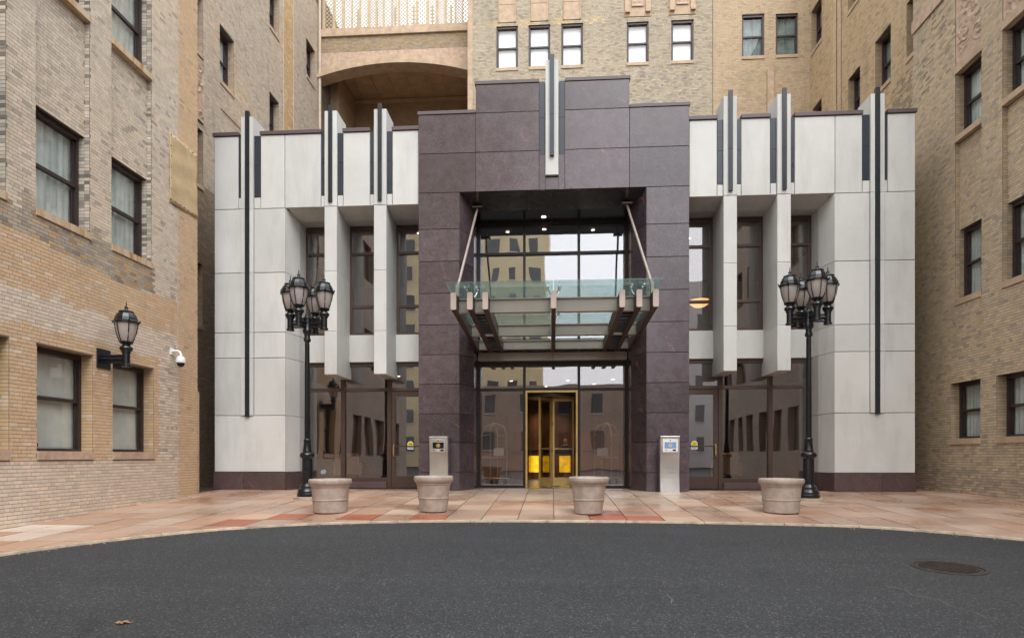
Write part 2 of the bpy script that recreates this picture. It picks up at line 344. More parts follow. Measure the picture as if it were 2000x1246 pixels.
# ------------------------------------------------------------------ ground, road, kerb, pavement
def zg(Y): return -.045*max(0, 13.4-max(Y, 2.))
KP = [(-7.35,-6.),(-7.25,0.),(-7.05,3.2),(-6.62,5.4),(-6.19,6.51),(-5.61,7.43),(-4.7,8.29),(-3.6,8.85),(-2.15,9.17),(-.6,9.29),(1.69,9.29),(3.83,9.1),(4.75,8.83),(5.87,8.06),(6.75,6.9),(7.35,5.2),(7.7,3.),(7.85,0.),(7.9,-6.)]
def catmull(P, n):
    out = []
    for i in range(len(P)-1):
        p0, p1, p2, p3 = P[max(i-1,0)], P[i], P[i+1], P[min(i+2,len(P)-1)]
        for k in range(n):
            t = k/n; out.append(tuple(.5*(2*p1[j]+(p2[j]-p0[j])*t+(2*p0[j]-5*p1[j]+4*p2[j]-p3[j])*t*t+(3*p1[j]-p0[j]-3*p2[j]+p3[j])*t**3) for j in (0,1)))
    return out+[P[-1]]
KC = catmull(KP, 8)
KN = []
for i in range(len(KC)):
    a, b = KC[max(i-1,0)], KC[min(i+1,len(KC)-1)]; d = Vector((b[0]-a[0], b[1]-a[1])).normalized(); KN.append((-d.y, d.x))   # normal towards the pavement
def rd(Y): return zg(Y)-.028
m = MB(); xs = [-60,-20,-8,-4,0,4,8,20,60]; ys = [-90,-40,-10,2,4,6,8,10,13.4,30]
m.add([(x,y,rd(y)-.0) for y in ys for x in xs], [(j*9+i,j*9+i+1,(j+1)*9+i+1,(j+1)*9+i) for j in range(len(ys)-1) for i in range(8)])
road = tag(m.build('road', M['asphalt']), kind='structure')
# pavement bed (grout) from the kerb out to the walls
m = MB()
for i in range(len(KC)-1):
    (x0,y0),(x1,y1) = KC[i], KC[i+1]; (n0x,n0y),(n1x,n1y) = KN[i], KN[i+1]
    for k in range(8):
        q = []
        for (x,y,nx,ny,t) in ((x0,y0,n0x,n0y,k),(x1,y1,n1x,n1y,k),(x1,y1,n1x,n1y,k+1),(x0,y0,n0x,n0y,k+1)):
            L = 10.; X = x+nx*(.12+L*t/8); Y = y+ny*(.12+L*t/8); q.append((X, Y, zg(Y)-.014))
        m.quad(*q)
pav = tag(m.build('pavement', M['grout']), kind='structure')
m = MB().box(-3.2,3.2,13.9,18.2,-.2,-.012); m.build('pavement_bed', M['grout'], pav)
def side(x, y):
    best = 1e9; bi = 0
    for i, (a, b) in enumerate(KC):
        d = (a-x)**2+(b-y)**2
        if d < best: best = d; bi = i
    nx, ny = KN[bi]; return KC[bi], (nx, ny), (x-KC[bi][0])*nx+(y-KC[bi][1])*ny
def clip(poly, p, n):
    out = []
    for i in range(len(poly)):
        a, b = poly[i], poly[(i+1) % len(poly)]
        da = (a[0]-p[0])*n[0]+(a[1]-p[1])*n[1]; db = (b[0]-p[0])*n[0]+(b[1]-p[1])*n[1]
        if da >= 0: out.append(a)
        if da*db < 0: t = da/(da-db); out.append((a[0]+(b[0]-a[0])*t, a[1]+(b[1]-a[1])*t))
    return out
SW, SD = .56, .64
slabs = []
red = [(-4.35,9.35),(-3.25,9.35),(-2.05,9.6),(1.05,10.3),(1.6,9.45),(-4.9,8.8),(1.05,9.45)]
for i in range(-15, 17):
    for j in range(0, 24):
        x0, y0 = i*SW+.03, 3.5+j*SD; x1, y1 = x0+SW, y0+SD; cx, cy = (x0+x1)/2, (y0+y1)/2
        if cx < -7.75 or cx > 8.85 or cy > 17.4 or (abs(cx) > 2.5 and cy > 14.4 and cx > -8.0 and cx < 8.0): continue
        p, n, s_ = side(cx, cy)
        if s_ < -.45: continue
        g = .007; poly = [(x0+g,y0+g),(x1-g,y0+g),(x1-g,y1-g),(x0+g,y1-g)]
        if s_ < .75:
            poly = clip(poly, (p[0]+n[0]*.142, p[1]+n[1]*.142), n)
            if len(poly) < 3: continue
            ar = abs(sum(poly[k][0]*poly[(k+1)%len(poly)][1]-poly[(k+1)%len(poly)][0]*poly[k][1] for k in range(len(poly))))/2
            if ar < .012: continue
        slabs.append((math.hypot(cx, cy), cx, cy, poly))
slabs.sort(key=lambda t: t[0])
def slab_z(): return random.uniform(-.0025, .0025)
rest = MB(); cnt = 0
for d, cx, cy, poly in slabs:
    dz = slab_z()
    v = [(x,y,zg(y)-.05) for x,y in poly]+[(x,y,zg(y)+dz) for x,y in poly]; n = len(poly)
    f = [tuple(range(n,2*n))]+[(k,(k+1)%n,n+(k+1)%n,n+k) for k in range(n)]
    view = cy > 6.2 and abs(cx) < cy*.92+.4
    if view and cnt < 300:
        o = MB().add(v, f).build('slab', M['slab'], pav); cnt += 1
        t = random.uniform(.80, 1.08); w = random.random()
        c = np.array(lin(178,142,119)[:3])*(1-w)+np.array(lin(184,162,145)[:3])*w
        if any(abs(cx-a) < SW*.5 and abs(cy-b) < SD*.5 for a, b in red): c = np.array(lin(164,98,74)[:3])
        elif abs(cx) < 2.6 and cy > 11.6: c = c*.6+np.array(lin(190,174,158)[:3])*.4
        elif cx < -6.9 and cy < 8.9: c = np.array(lin(212,198,186)[:3])
        o.color = (*(c*t), 1)
    else: rest.add(v, f)
if rest.v: rest.build('slab_remainder', M['slab_far'], pav, kind='stuff')
# kerb stones
kerb = None
k0 = 0; acc = 0; seglist = []
for i in range(1, len(KC)):
    acc += math.dist(KC[i], KC[i-1])
    if acc > .95 or i == len(KC)-1: seglist.append((k0, i)); k0 = i; acc = 0
kerb = tag(MB().add([(p[0]+n[0]*w, p[1]+n[1]*w, zg(p[1])-.03) for p, n in zip(KC, KN) for w in (.015, .118)],
          [(2*i, 2*i+2, 2*i+3, 2*i+1) for i in range(len(KC)-1)]).build('kerb', M['grout']), kind='structure')
for a, b in seglist:
    m = MB(); vs_ = []
    for i in range(a, b+1):
        p, n = KC[i], KN[i]; e = .004 if i == a else (-.004 if i == b else 0); tx, ty = n[1], -n[0]
        j1 = random.uniform(-.006,.006)
        for w, z in ((.045+j1, -.06), (.058+j1, -.002), (.122, .002), (.122, -.06)):
            x = p[0]+n[0]*w+tx*e; y = p[1]+n[1]*w+ty*e; vs_.append((x, y, zg(y)+z-.001))
    n = b-a; f = []
    for i in range(n):
        for k in range(3): f.append((i*4+k, (i+1)*4+k, (i+1)*4+k+1, i*4+k+1))
    f += [(0,1,2,3), (n*4+3,n*4+2,n*4+1,n*4)]
    m.add(vs_, f).build('kerb_stone', M['kerb_stone'], kerb)
# pale scuffs and cracks on the asphalt
m = MB()
for pts in ([(3.0,5.75),(3.1,5.6),(3.06,5.45),(3.2,5.3),(3.17,5.1),(3.26,4.95),(3.24,4.8)], [(.98,5.35),(1.0,5.2),(.97,5.08)], [(-1.6,5.7),(-1.55,5.75)], [(2.5,6.2),(2.56,6.21)]):
    for a, b in zip(pts, pts[1:]):
        w = random.uniform(.002,.004); d = Vector((b[0]-a[0], b[1]-a[1])).normalized(); nx, ny = -d.y*w, d.x*w
        m.quad(*[(x, y, rd(y)+.004) for x, y in ((a[0]-nx,a[1]-ny),(b[0]-nx,b[1]-ny),(b[0]+nx,b[1]+ny),(a[0]+nx,a[1]+ny))])
m.build('road_scuff', M['scuff'], road, kind='stuff')

m = MB()
for _ in range(520):
    i = random.randrange(18, len(KC)-18); p, n = KC[i], KN[i]; w = .045-abs(random.gauss(0,.07)); t = random.uniform(-.12,.12)
    x = p[0]+n[0]*w+n[1]*t; y = p[1]+n[1]*w-n[0]*t; q = random.uniform(.004,.013)*(1.6 if random.random() < .08 else 1); a = random.uniform(0,3)
    m.add([(x+q*math.cos(a+k*2.09), y+q*math.sin(a+k*2.09), rd(y)+.001) for k in range(3)]+[(x, y, rd(y)+q*.8)], [(0,1,3),(1,2,3),(2,0,3)])
m.build('kerb_grit', M['grit'], road, kind='stuff')

# ------------------------------------------------------------------ brick walls
BL, BH, JT = .158, .0555, .0075
class Wall:
    """collects bricks of one thing; T maps (u, n, z) -> world, n pointing into the wall"""
    def __init__(s): s.c = []; s.h = []; s.col = []; s.T = []
    def brick(s, T, u, n, z, hu, hn, hz, c): s.T.append(T); s.c.append((u, n, z)); s.h.append((hu, hn, hz)); s.col.append(c)
    def lay(s, T, u0, u1, z0, z1, holes, colf, n0=0., proud=.006):
        k0 = math.floor(z0/BH); k1 = math.ceil(z1/BH)
        for k in range(k0, k1):
            za, zb = max(z0, k*BH), min(z1, (k+1)*BH)
            if zb-za < .02: continue
            zc = (za+zb)/2; iv = [(u0, u1)]
            for (a, b, c_, d, *_) in holes:
                if c_-.005 < zc < d+.005:
                    iv = [q for (p, r) in iv for q in ((p, min(r, a)), (max(p, b), r)) if q[1]-q[0] > .02]
            off = (k % 2)*BL/2+((k*7) % 5)*.004; bl = BL/2 if k % 6 == 0 else BL      # every sixth course is headers
            if bl < BL: off = BL/4
            for (p, r) in iv:
                i = math.floor((p-off)/bl)
                while i*bl+off < r:
                    a, b = max(p, i*bl+off), min(r, (i+1)*bl+off); i += 1
                    if b-a < .02: continue
                    j = random.uniform(-.0012, .0012)
                    s.brick(T, (a+b)/2, n0-proud/2+.004+j, zc, (b-a-JT)/2, proud/2+.004, (zb-za-JT)/2, colf((a+b)/2, zc))
    def jambs(s, T, hole, depth, colf, n0=0.):
        a, b, z0, z1 = hole[:4]
        k = math.floor(z0/BH)
        while k*BH < z1:
            za, zb = max(z0, k*BH), min(z1, (k+1)*BH); k += 1
            if zb-za < .02: continue
            for u, sg in ((a, 1), (b, -1)):
                parts = [(0, depth)] if depth < .16 or k % 2 else [(0, depth*.48), (depth*.48, depth)]
                for (p, r) in parts:
                    s.brick(T, u+sg*.002, n0+(p+r)/2+(.004 if p == 0 else 0), (za+zb)/2, .004, (r-p-JT)/2, (zb-za-JT)/2, colf(u, (za+zb)/2))
    def build(s, name, parent, near=None, count=0):
        C = np.array(s.c); H = np.array(s.h); K = np.array(s.col); n = len(C)
        W = np.array([T(*c) for T, c in zip(s.T, s.c)])
        idx = np.arange(n); single = np.zeros(n, bool)
        if count:
            e = np.array([0, 0, .8]); d = np.linalg.norm(W-e, axis=1); size = H[:,0]*H[:,2]/d**2
            ok = np.array([bool(near(*w)) for w in W]) & (H[:,0] > .05) & (H[:,1] < .02)
            order = idx[ok][np.argsort(-size[ok])][:count]; single[order] = True
        # joined remainder
        sel = idx[~single]; sg = np.array([(-1,-1,-1),(1,-1,-1),(1,1,-1),(-1,1,-1),(-1,-1,1),(1,-1,1),(1,1,1),(-1,1,1)])
        V = np.empty((len(sel), 8, 3))
        Ts = {}
        for q, i in enumerate(sel): Ts.setdefault(s.T[i], []).append(q)
        for T, qs in Ts.items():
            qs = np.array(qs); L = C[sel[qs]][:, None, :]+H[sel[qs]][:, None, :]*sg[None]
            o = np.array(T(0,0,0)); A = np.array([np.array(T(1,0,0))-o, np.array(T(0,1,0))-o, np.array(T(0,0,1))-o])
            V[qs] = L@A+o
        F = np.array([(0,1,5,4),(1,2,6,5),(3,0,4,7),(4,5,6,7),(0,3,2,1),(2,3,7,6)])
        faces = (np.arange(len(sel))[:, None, None]*8+F[None]).reshape(-1)
        me = bpy.data.meshes.new(name); nf = len(sel)*6
        me.vertices.add(len(sel)*8); me.vertices.foreach_set('co', V.reshape(-1))
        me.loops.add(nf*4); me.loops.foreach_set('vertex_index', faces)
        me.polygons.add(nf); me.polygons.foreach_set('loop_start', np.arange(nf)*4); me.polygons.foreach_set('use_smooth', np.zeros(nf, bool))
        at = me.attributes.new('col', 'FLOAT_COLOR', 'POINT')
        rgba = np.concatenate([np.repeat(K[sel], 8, axis=0), np.ones((len(sel)*8, 1))], axis=1); at.data.foreach_set('color', rgba.reshape(-1).astype(np.float32))
        me.materials.append(M['brick_set']); me.update(calc_edges=True); me.validate()
        o = bpy.data.objects.new(name, me); col.objects.link(o); attach(o, parent); o['kind'] = 'stuff'
        # the nearest ones, one by one
        if count:
            ub = MB().box(-1,1,-1,1,-1,1).mesh('brick', M['brick_single'])
            pl = Vector(parent.location)
            for i in idx[single]:
                T = s.T[i]; b = bpy.data.objects.new('brick', ub); col.objects.link(b); b.parent = parent
                o_ = Vector(T(0,0,0)); ax = [Vector(T(1,0,0))-o_, Vector(T(0,1,0))-o_]
                h = H[i]; dim = Vector((abs(ax[0].x)*h[0]+abs(ax[1].x)*h[1], abs(ax[0].y)*h[0]+abs(ax[1].y)*h[1], h[2]))
                b.location = Vector(W[i])-pl; b.scale = dim; b.color = (*K[i], 1)
        return n
def backing(name, T, u0, u1, z0, z1, holes, mat, parent, n0=0.):
    us = sorted({u0, u1, *[min(max(h[k], u0), u1) for h in holes for k in (0, 1)]}); zs = sorted({z0, z1, *[min(max(h[k], z0), z1) for h in holes for k in (2, 3)]})
    m = MB()
    for i in range(len(us)-1):
        for j in range(len(zs)-1):
            uc, zc = (us[i]+us[i+1])/2, (zs[j]+zs[j+1])/2
            if any(h[0] < uc < h[1] and h[2] < zc < h[3] for h in holes): continue
            m.quad(T(us[i],n0,zs[j]), T(us[i+1],n0,zs[j]), T(us[i+1],n0,zs[j+1]), T(us[i],n0,zs[j+1]))
    for h in holes:
        a, b, c, d = max(h[0],u0), min(h[1],u1), max(h[2],z0), min(h[3],z1); dp = h[4]+n0
        for p, q in (((a,c),(b,c)),((b,c),(b,d)),((b,d),(a,d)),((a,d),(a,c))):
            m.quad(T(p[0],n0,p[1]), T(q[0],n0,q[1]), T(q[0],dp,q[1]), T(p[0],dp,p[1]))
    return m.build(name, mat, parent)
def ubox(m, T, u0, u1, n0, n1, z0, z1):
    p = [T(u,n,z) for z in (z0,z1) for (u,n) in ((u0,n0),(u1,n0),(u1,n1),(u0,n1))]
    return m.add(p, [(0,3,2,1),(4,5,6,7),(0,1,5,4),(1,2,6,5),(2,3,7,6),(3,0,4,7)])
def sash_window(T, u0, u1, z0, z1, n0, parent, sill='terracotta_pink', back='curtain_green', sill_h=.11, style='curtain', split=.5, glass_='pane', proud=.035, lintel=None):
    """double-hung window: frame part with pane, curtain and sill as sub-parts"""
    m = MB(); w = .055; zm = z0+(z1-z0)*split
    ubox(m,T,u0,u0+w,n0,n0+.10,z0,z1); ubox(m,T,u1-w,u1,n0,n0+.10,z0,z1); ubox(m,T,u0+w,u1-w,n0-.02,n0+.10,z1-.085,z1); ubox(m,T,u0+w,u1-w,n0,n0+.11,z0,z0+.06)  # top rail deepened so its dark colour stands in for the lintel's shadow
    ubox(m,T,u0+w,u1-w,n0+.025,n0+.085,zm-.028,zm+.028)
    for s_ in (u0+w, u1-w-.028):
        ubox(m,T,s_,s_+.028,n0+.03,n0+.06,zm+.028,z1-w); ubox(m,T,s_,s_+.028,n0+.055,n0+.085,z0+.06,zm-.028)
    f = m.build('window', M['window_frame'], parent)
    for a, b, nn in ((zm+.025, z1-w+.005, .045), (z0+.055, zm-.025, .07)):
        ubox(MB(),T,u0+w+.022,u1-w-.022,n0+nn,n0+nn+.005,a,b).build('pane', M[glass_], f)
    # cloth or blind behind the glass
    m = MB(); n = 26 if style == 'curtain' else 1; a0, a1 = u0+.03, u1-.03
    if style == 'curtain':
        vs_ = []; gap = random.uniform(.46,.56)
        for i in range(n*3+1):
            t = i/(n*3); nn = n0+.125+.008*math.sin(t*52+random.uniform(-.4,.4))+(.03 if abs(t-gap) < .03 else 0)
            vs_ += [T(a0+(a1-a0)*t, nn, z0), T(a0+(a1-a0)*t, nn, z1)]
        m.add(vs_, [(2*i,2*i+2,2*i+3,2*i+1) for i in range(n*3)], True)
        m.build('curtain', M[back], f)
    else:
        zb = z0+(z1-z0)*(0. if style == 'blind' else random.uniform(.0,.03)); nsl = int((z1-zb)/.045)
        for i in range(nsl):
            z = zb+i*.045; q = .0 if style == 'blind' else .014; m.quad(T(a0,n0+.115,z), T(a1,n0+.115,z), T(a1,n0+.115+q,z+.047), T(a0,n0+.115+q,z+.047))
        m.build('blind', M[back], f)
    if sill: ubox(MB(),T,u0-.0,u1+.0,-proud,n0+.02,z0-sill_h,z0+.012).build('sill', M[sill], f)
    return f
def vary(c, dark, v=.1, pd=.12):
    c = np.array(c[:3]); dark = np.array(dark[:3])
    if random.random() < pd*1.6: w = random.uniform(.2,.8); c = c*(1-w)+dark*w
    return c*random.uniform(1-v*1.25, 1+v)*np.array([random.uniform(.97,1.03), 1, random.uniform(.96,1.04)])
def wav(a, b): return .5*math.sin(a*1.7+1.3*math.sin(b*.9))+.5*math.sin(b*2.3+a*.6+1.1)
GREY, PINK, BUFF, PALE, SOOT = lin(207,196,182), lin(214,198,178), lin(210,181,148), lin(218,202,184), lin(162,152,142)

# ---- left wing
XL, FLX = -7.7, -9.3
lw = empty('brick_wing', (-9, 10, 0), 'tan and grey brick hotel wing on the left with rust-stained window sills', 'building', 'brick hotel wings beside the court')
TL = lambda u, n, z: (XL-n, u, z)
TFL = lambda u, n, z: (FLX-n, u, z)
def c_left(u, z):
    e = .12*math.sin(u*9)+.08*math.sin(u*23)+.05*random.uniform(-1,1)
    if u > 12.18: return vary(BUFF, SOOT, .05, .02)
    if z < .70: return vary(PALE, GREY, .08, .12)
    if z > 3.98+.25*wav(u, z)*.4: 
        if z < 4.46 and any(a-.05 < u < b+.05 for a, b in B_L):                      # run-off below the sills
            return vary(lin(186,160,126) if random.random() < .4 else lin(172,161,148), lin(122,113,105), .12, .14)
        if z < 4.5+e and u < 10.2: return vary(lin(184,170,150), SOOT, .12, .25)
        w = .5+.5*wav(u*.6, z*.5); return vary(tuple(GREY[i]*w+PINK[i]*(1-w) for i in range(3)), SOOT, .08, .08)
    if 11.55+e < u and z < 3.3: return vary(PALE, SOOT, .12, .16)
    if 2.72+e*.3 < z < 3.22+e*.3 and u < 11.9: return vary(PALE, GREY, .09, .1)
    return vary(BUFF, PALE, .06, .10)
soot_jamb = lambda u, z: vary(GREY, lin(92,88,86), .13, .26) if z > 4 else vary(lin(204,176,138), PALE, .06, .1)
G_L = [(7.13,8.25,.74,2.48),(8.72,9.85,.74,2.48),(10.31,11.43,.74,2.48)]
B_L = [(7.1,8.2),(8.70,9.78),(10.28,11.36)]
wl_ = Wall(); z_top = 10.9
mainh = [(*g, .22) for g in G_L]+[(a,b,4.46,z_top+.5,.09) for a, b in B_L]
backing('wall', TL, 7.6, 12.9, -.6, z_top, mainh, M['mortar_pale'], lw)
wl_.lay(TL, 7.62, 12.9, -.35, z_top, mainh, c_left)
for h in mainh[:3]: wl_.jambs(TL, h, .22, soot_jamb)
for h in mainh[3:]: wl_.jambs(TL, (h[0],h[1],h[2],z_top), .09, soot_jamb)
for i, (a, b) in enumerate(B_L):
    hs_ = [(a+.0,b-.0,4.46,6.12,.20),(a,b,8.06,9.75,.20)]
    backing('bay_wall', TL, a, b, 4.46, z_top, hs_, M['mortar'], lw, .09)
    wl_.lay(TL, a+.004, b-.004, 4.46, z_top, hs_, c_left, .09)
    for h in hs_: wl_.jambs(TL, h, .20, soot_jamb, .09)
    for (z0, z1) in ((4.50,6.12),(8.12,9.75)):
        sash_window(TL, a, b, z0, z1, .19, lw, 'rusty_sill', 'curtain_green', .10, 'curtain', .48, proud=.03)
for a, b, c, d in G_L: sash_window(TL, a, b, .86, d, .20, lw, 'terracotta_pink', 'curtain_grey', .12, 'blinds', .52, proud=.03)
# pier foot, joint
ubox(MB(),TL,12.9,12.985,.01,1.,-.3,2.2).build('pier_foot', M['terracotta'], lw)
ubox(MB(),TL,12.175,12.197,-.009,.0,-.2,z_top).build('sealant_joint', M['pale_pipe'], lw)
# rest of the wing: beyond the picture and round the corner
backing('upper_wall', TL, 7.6, 12.9, z_top, 13.5, [], M['brick_far_x'], lw)
hb = [(u,u+1.1,z,z+1.6,.25) for u in (-.6,1.0,2.6,4.2,5.75) for z in (.8,4.5,8.1,11.7)]
backing('rear_wall', TL, -2., 7.6, -.8, 13.5, hb, M['brick_far_x'], lw)
for h in hb: ubox(MB(),TL,h[0],h[1],.2,.23,h[2],h[3]).build('window', M['rear_blind'], lw)
MB().quad((XL,12.9,-.3),(FLX,12.9,-.3),(FLX,12.9,13.5),(XL,12.9,13.5)).build('return_wall', M['brick_far_y'], lw)
MB().quad((XL,-2,-.9),(-20,-2,-.9),(-20,-2,13.5),(XL,-2,13.5)).build('end_wall', M['brick_far_y'], lw)
def c_fl(u, z):
    w = wav(u*.9, z*.6)
    if 20.75 < u < 21.6: return vary(lin(200,170,128), PALE, .06, .1)
    if w+random.uniform(-.45,.45) > .62: return vary(lin(200,178,150), GREY, .09, .3)
    return vary(lin(194,180,162), SOOT, .09, .10)
F_L = [(16.66,17.44,11.25,12.9),(19.7,20.42,14.9,16.5),(22.74,23.6,15.15,16.66),(19.7,20.4,11.22,12.8),(15.0,15.84,11.35,13.),(15.0,15.84,7.85,9.45),(15.0,15.84,4.15,5.9),(22.74,23.6,11.5,13.1)]
fh = [(*h, .22) for h in F_L]; rel_l = (15.0,15.84,9.62,11.2,.03)
backing('wall', TFL, 12.9, 30, -.3, 19.5, fh, M['mortar'], lw)
wl_.lay(TFL, 14.9, 24.25, 8., 18.7, fh+[rel_l], c_fl); wl_.lay(TFL, 14.9, 17.6, -.1, 8., fh, lambda u,z: vary(lin(150,132,112), SOOT, .1, .2))  # low strip beside the pavilion: shade of the gap put into darker bricks
for h in fh: wl_.jambs(TFL, h, .22, lambda u,z: vary(lin(190,168,146), SOOT, .1, .15))
for a, b, c, d in F_L: sash_window(TFL, a, b, c+.1, d, .18, lw, 'terracotta', 'curtain_green', .10, 'curtain')
for u in (20.75, 21.58): ubox(MB(),TFL,u,u+.02,-.02,.0,8.,18.7).build('joint_strip', M['pale_pipe'], lw)
ubox(MB(),TFL,16.7,18.9,-.03,.02,10.55,10.66).build('belt_course', M['terracotta'], lw)
MB().box(-20,FLX-.7,12.95,30,-.5,19.5).build('core', M['room_core'], lw); MB().box(-20,XL-.8,-1.9,12.85,-.9,13.45).build('core', M['room_core'], lw)
def relief(T, u0, u1, z0, z1, n0, parent, seed, mat='terracotta_pink', amp=.075, nu=40, nz=84):
    """carved terracotta panel: interlaced scrolls in real relief"""
    r_ = random.Random(seed); K = [(r_.uniform(u0,u1), r_.uniform(z0,z1), r_.uniform(.10,.20), r_.choice((-1,1))) for _ in range(14)]
    vs_ = []
    for j in range(nz+1):
        for i in range(nu+1):
            u = u0+(u1-u0)*i/nu; z = z0+(z1-z0)*j/nz; h = -1.
            for (cu, cz, rad, sg) in K:
                d = math.hypot(u-cu, z-cz); a = math.atan2(z-cz, u-cu)
                sp = math.sin((d/rad)*5+sg*a*2.0); h = max(h, sp*math.exp(-(d/rad/1.6)**2))
            ed = min(i, nu-i, j, nz-j); h = h if ed > 1 else 1.
            vs_.append(T(u, n0-amp*(.5+.5*math.tanh(2.2*h)), z))
    W = nu+1; m = MB().add(vs_, [(j*W+i,j*W+i+1,(j+1)*W+i+1,(j+1)*W+i) for j in range(nz) for i in range(nu)])
    return m.build('carved_panel', M[mat], parent)
relief(TFL, 15.02, 15.82, 9.62, 11.2, .02, lw, 3)
wl_.build('brickwork', lw, lambda x, y, z: x > -8.2 and y > 8.3 and z < 7.5 and y < 12.2, 300)

# ---- right wing
XR, FRX = 8.8, 9.3
rw = empty('brick_wing', (10, 11, 0), 'shadowy tan brick hotel wing on the right with carved terracotta panels', 'building', 'brick hotel wings beside the court')
TR = lambda u, n, z: (XR+n, u, z)
TFR = lambda u, n, z: (FRX+n, u, z)
TAN, OLIVE, MOSS = lin(204,184,154), lin(194,176,150), lin(158,148,122)
def c_right(u, z):
    w = .5+.5*wav(u*1.1, z*.7); c = tuple(TAN[i]*w+OLIVE[i]*(1-w) for i in range(3))
    if z < .55: return vary(c, SOOT, .14, .42)
    if 9.3 < z < 11.2 and 14.0 < u < 15.4 and random.random() < .25: return vary(MOSS, c, .2, .3)
    return vary(c, SOOT, .10, .14)
G_R = [(11.83,12.78,1.05,2.4),(13.24,14.19,1.05,2.4)]
B_R = [(11.80,12.62),(13.21,14.03)]
wr = Wall(); zr = 12.6; mh = [(*g,.2) for g in G_R]+[(a,b,4.10,zr+.5,.09) for a, b in B_R]
backing('wall', TR, 11.4, 15.6, -.6, zr, mh, M['mortar'], rw)
wr.lay(TR, 11.42, 15.6, -.3, zr, mh, c_right)
jr = lambda u, z: vary(lin(182,162,134), SOOT, .12, .22)
for h in mh[:2]: wr.jambs(TR, h, .2, jr)
for h in mh[2:]: wr.jambs(TR, (h[0],h[1],h[2],zr), .09, jr)
for i, (a, b) in enumerate(B_R):
    hs_ = [(a,b,4.10,5.72,.18),(a,b,7.62,9.12,.18),(a,b,9.30,11.0,.02)]
    backing('bay_wall', TR, a, b, 4.10, zr, hs_[:2], M['mortar'], rw, .09)
    wr.lay(TR, a+.004, b-.004, 4.10, zr, hs_, c_right, .09)
    for h in hs_[:2]: wr.jambs(TR, h, .18, jr, .09)
    for z0, z1 in ((4.18,5.72),(7.73,9.12)): sash_window(TR, a, b, z0, z1, .18, rw, 'terracotta', 'curtain_green', .11, 'curtain', .5, proud=.03)
    ubox(MB(),TR,a-.06,b+.06,-.012,.085,9.12,9.29).build('lintel', M['terracotta'], rw)
    relief(TR, a+.004, b-.004, 9.30, 11.0, .085, rw, 10+i)
for a, b, c, d in G_R: sash_window(TR, a, b, 1.16, d, .18, rw, 'terracotta', 'curtain_green', .11, 'curtain', .5, proud=.04)
ubox(MB(),TR,14.1,15.6,-.045,.0,11.05,11.35).build('belt_course', M['terracotta_pink'], rw)
backing('upper_wall', TR, 11.4, 15.6, zr, 13.5, [], M['brick_far_x'], rw)
hb = [(u,u+.95,z,z+1.6,.25) for u in (-1.4,.2,1.8,3.4,5.0,6.6,8.2,9.8) for z in (1.,4.2,7.7,11.3)]
backing('rear_wall', TR, -3., 11.4, -.8, 13.5, hb, M['brick_far_x'], rw)
for h in hb: ubox(MB(),TR,h[0],h[1],.2,.23,h[2],h[3]).build('window', M['rear_blind'], rw)
MB().quad((XR,15.6,-.3),(FRX,15.6,-.3),(FRX,15.6,13.5),(XR,15.6,13.5)).build('return_wall', M['brick_far_y'], rw)
MB().quad((XR,-3,-.9),(20,-3,-.9),(20,-3,13.5),(XR,-3,13.5)).build('end_wall', M['brick_far_y'], rw)
F_R = [(21.87,22.72,15.1,16.7),(17.53,18.35,11.08,12.68),(19.22,19.97,11.08,12.62),(15.98,16.78,11.08,12.66),(19.28,19.99,14.6,16.2),(21.87,22.6,11.5,13.15)]
fr = [(*h,.22) for h in F_R]
backing('wall', TFR, 15.6, 23.2, -.3, 19.5, fr, M['mortar_pale'], rw)
def c_fr(u, z):
    if 20.4 < u < 20.62 or 20.72 < u < 20.98 or 21.05 < u < 21.2: return vary(lin(206,178,142), PALE, .05, .1)
    if 16.55 < u < 17.4 and z < 10.9 and random.random() < .5: return vary(MOSS, lin(176,150,116), .2, .3)
    return vary(lin(200,176,142), lin(164,142,114), .07, .12)
wr.lay(TFR, 15.6, 22.8, 8., 18.4, fr, c_fr)
for h in fr: wr.jambs(TFR, h, .22, lambda u,z: vary(lin(182,158,128), SOOT, .08, .1))
for a, b, c, d in F_R: sash_window(TFR, a, b, c+.1, d, .18, rw, 'terracotta', 'curtain_dark', .10, 'curtain')
for a, b in ((20.4,20.62),(20.72,20.98)): 
    backing('pilaster_strip', TFR, a, b, 8., 18.4, [], M['mortar_pale'], rw, -.03); wr.lay(TFR, a, b, 8., 18.4, [], lambda u,z: vary(lin(208,182,148), PALE, .05, .1), -.03)
    for e in (a, b): MB().quad(TFR(e,-.03,8.),TFR(e,0.,8.),TFR(e,0.,18.4),TFR(e,-.03,18.4)).build('pilaster_strip', M['mortar_pale'], rw)
MB().box(FRX+.7,20,15.7,30,-.5,19.5).build('core', M['room_core'], rw); MB().box(XR+.8,20,-2.9,15.5,-.9,13.45).build('core', M['room_core'], rw)
wr.build('brickwork', rw, lambda x, y, z: x < 9. and y < 15.5 and z < 9.5, 300)

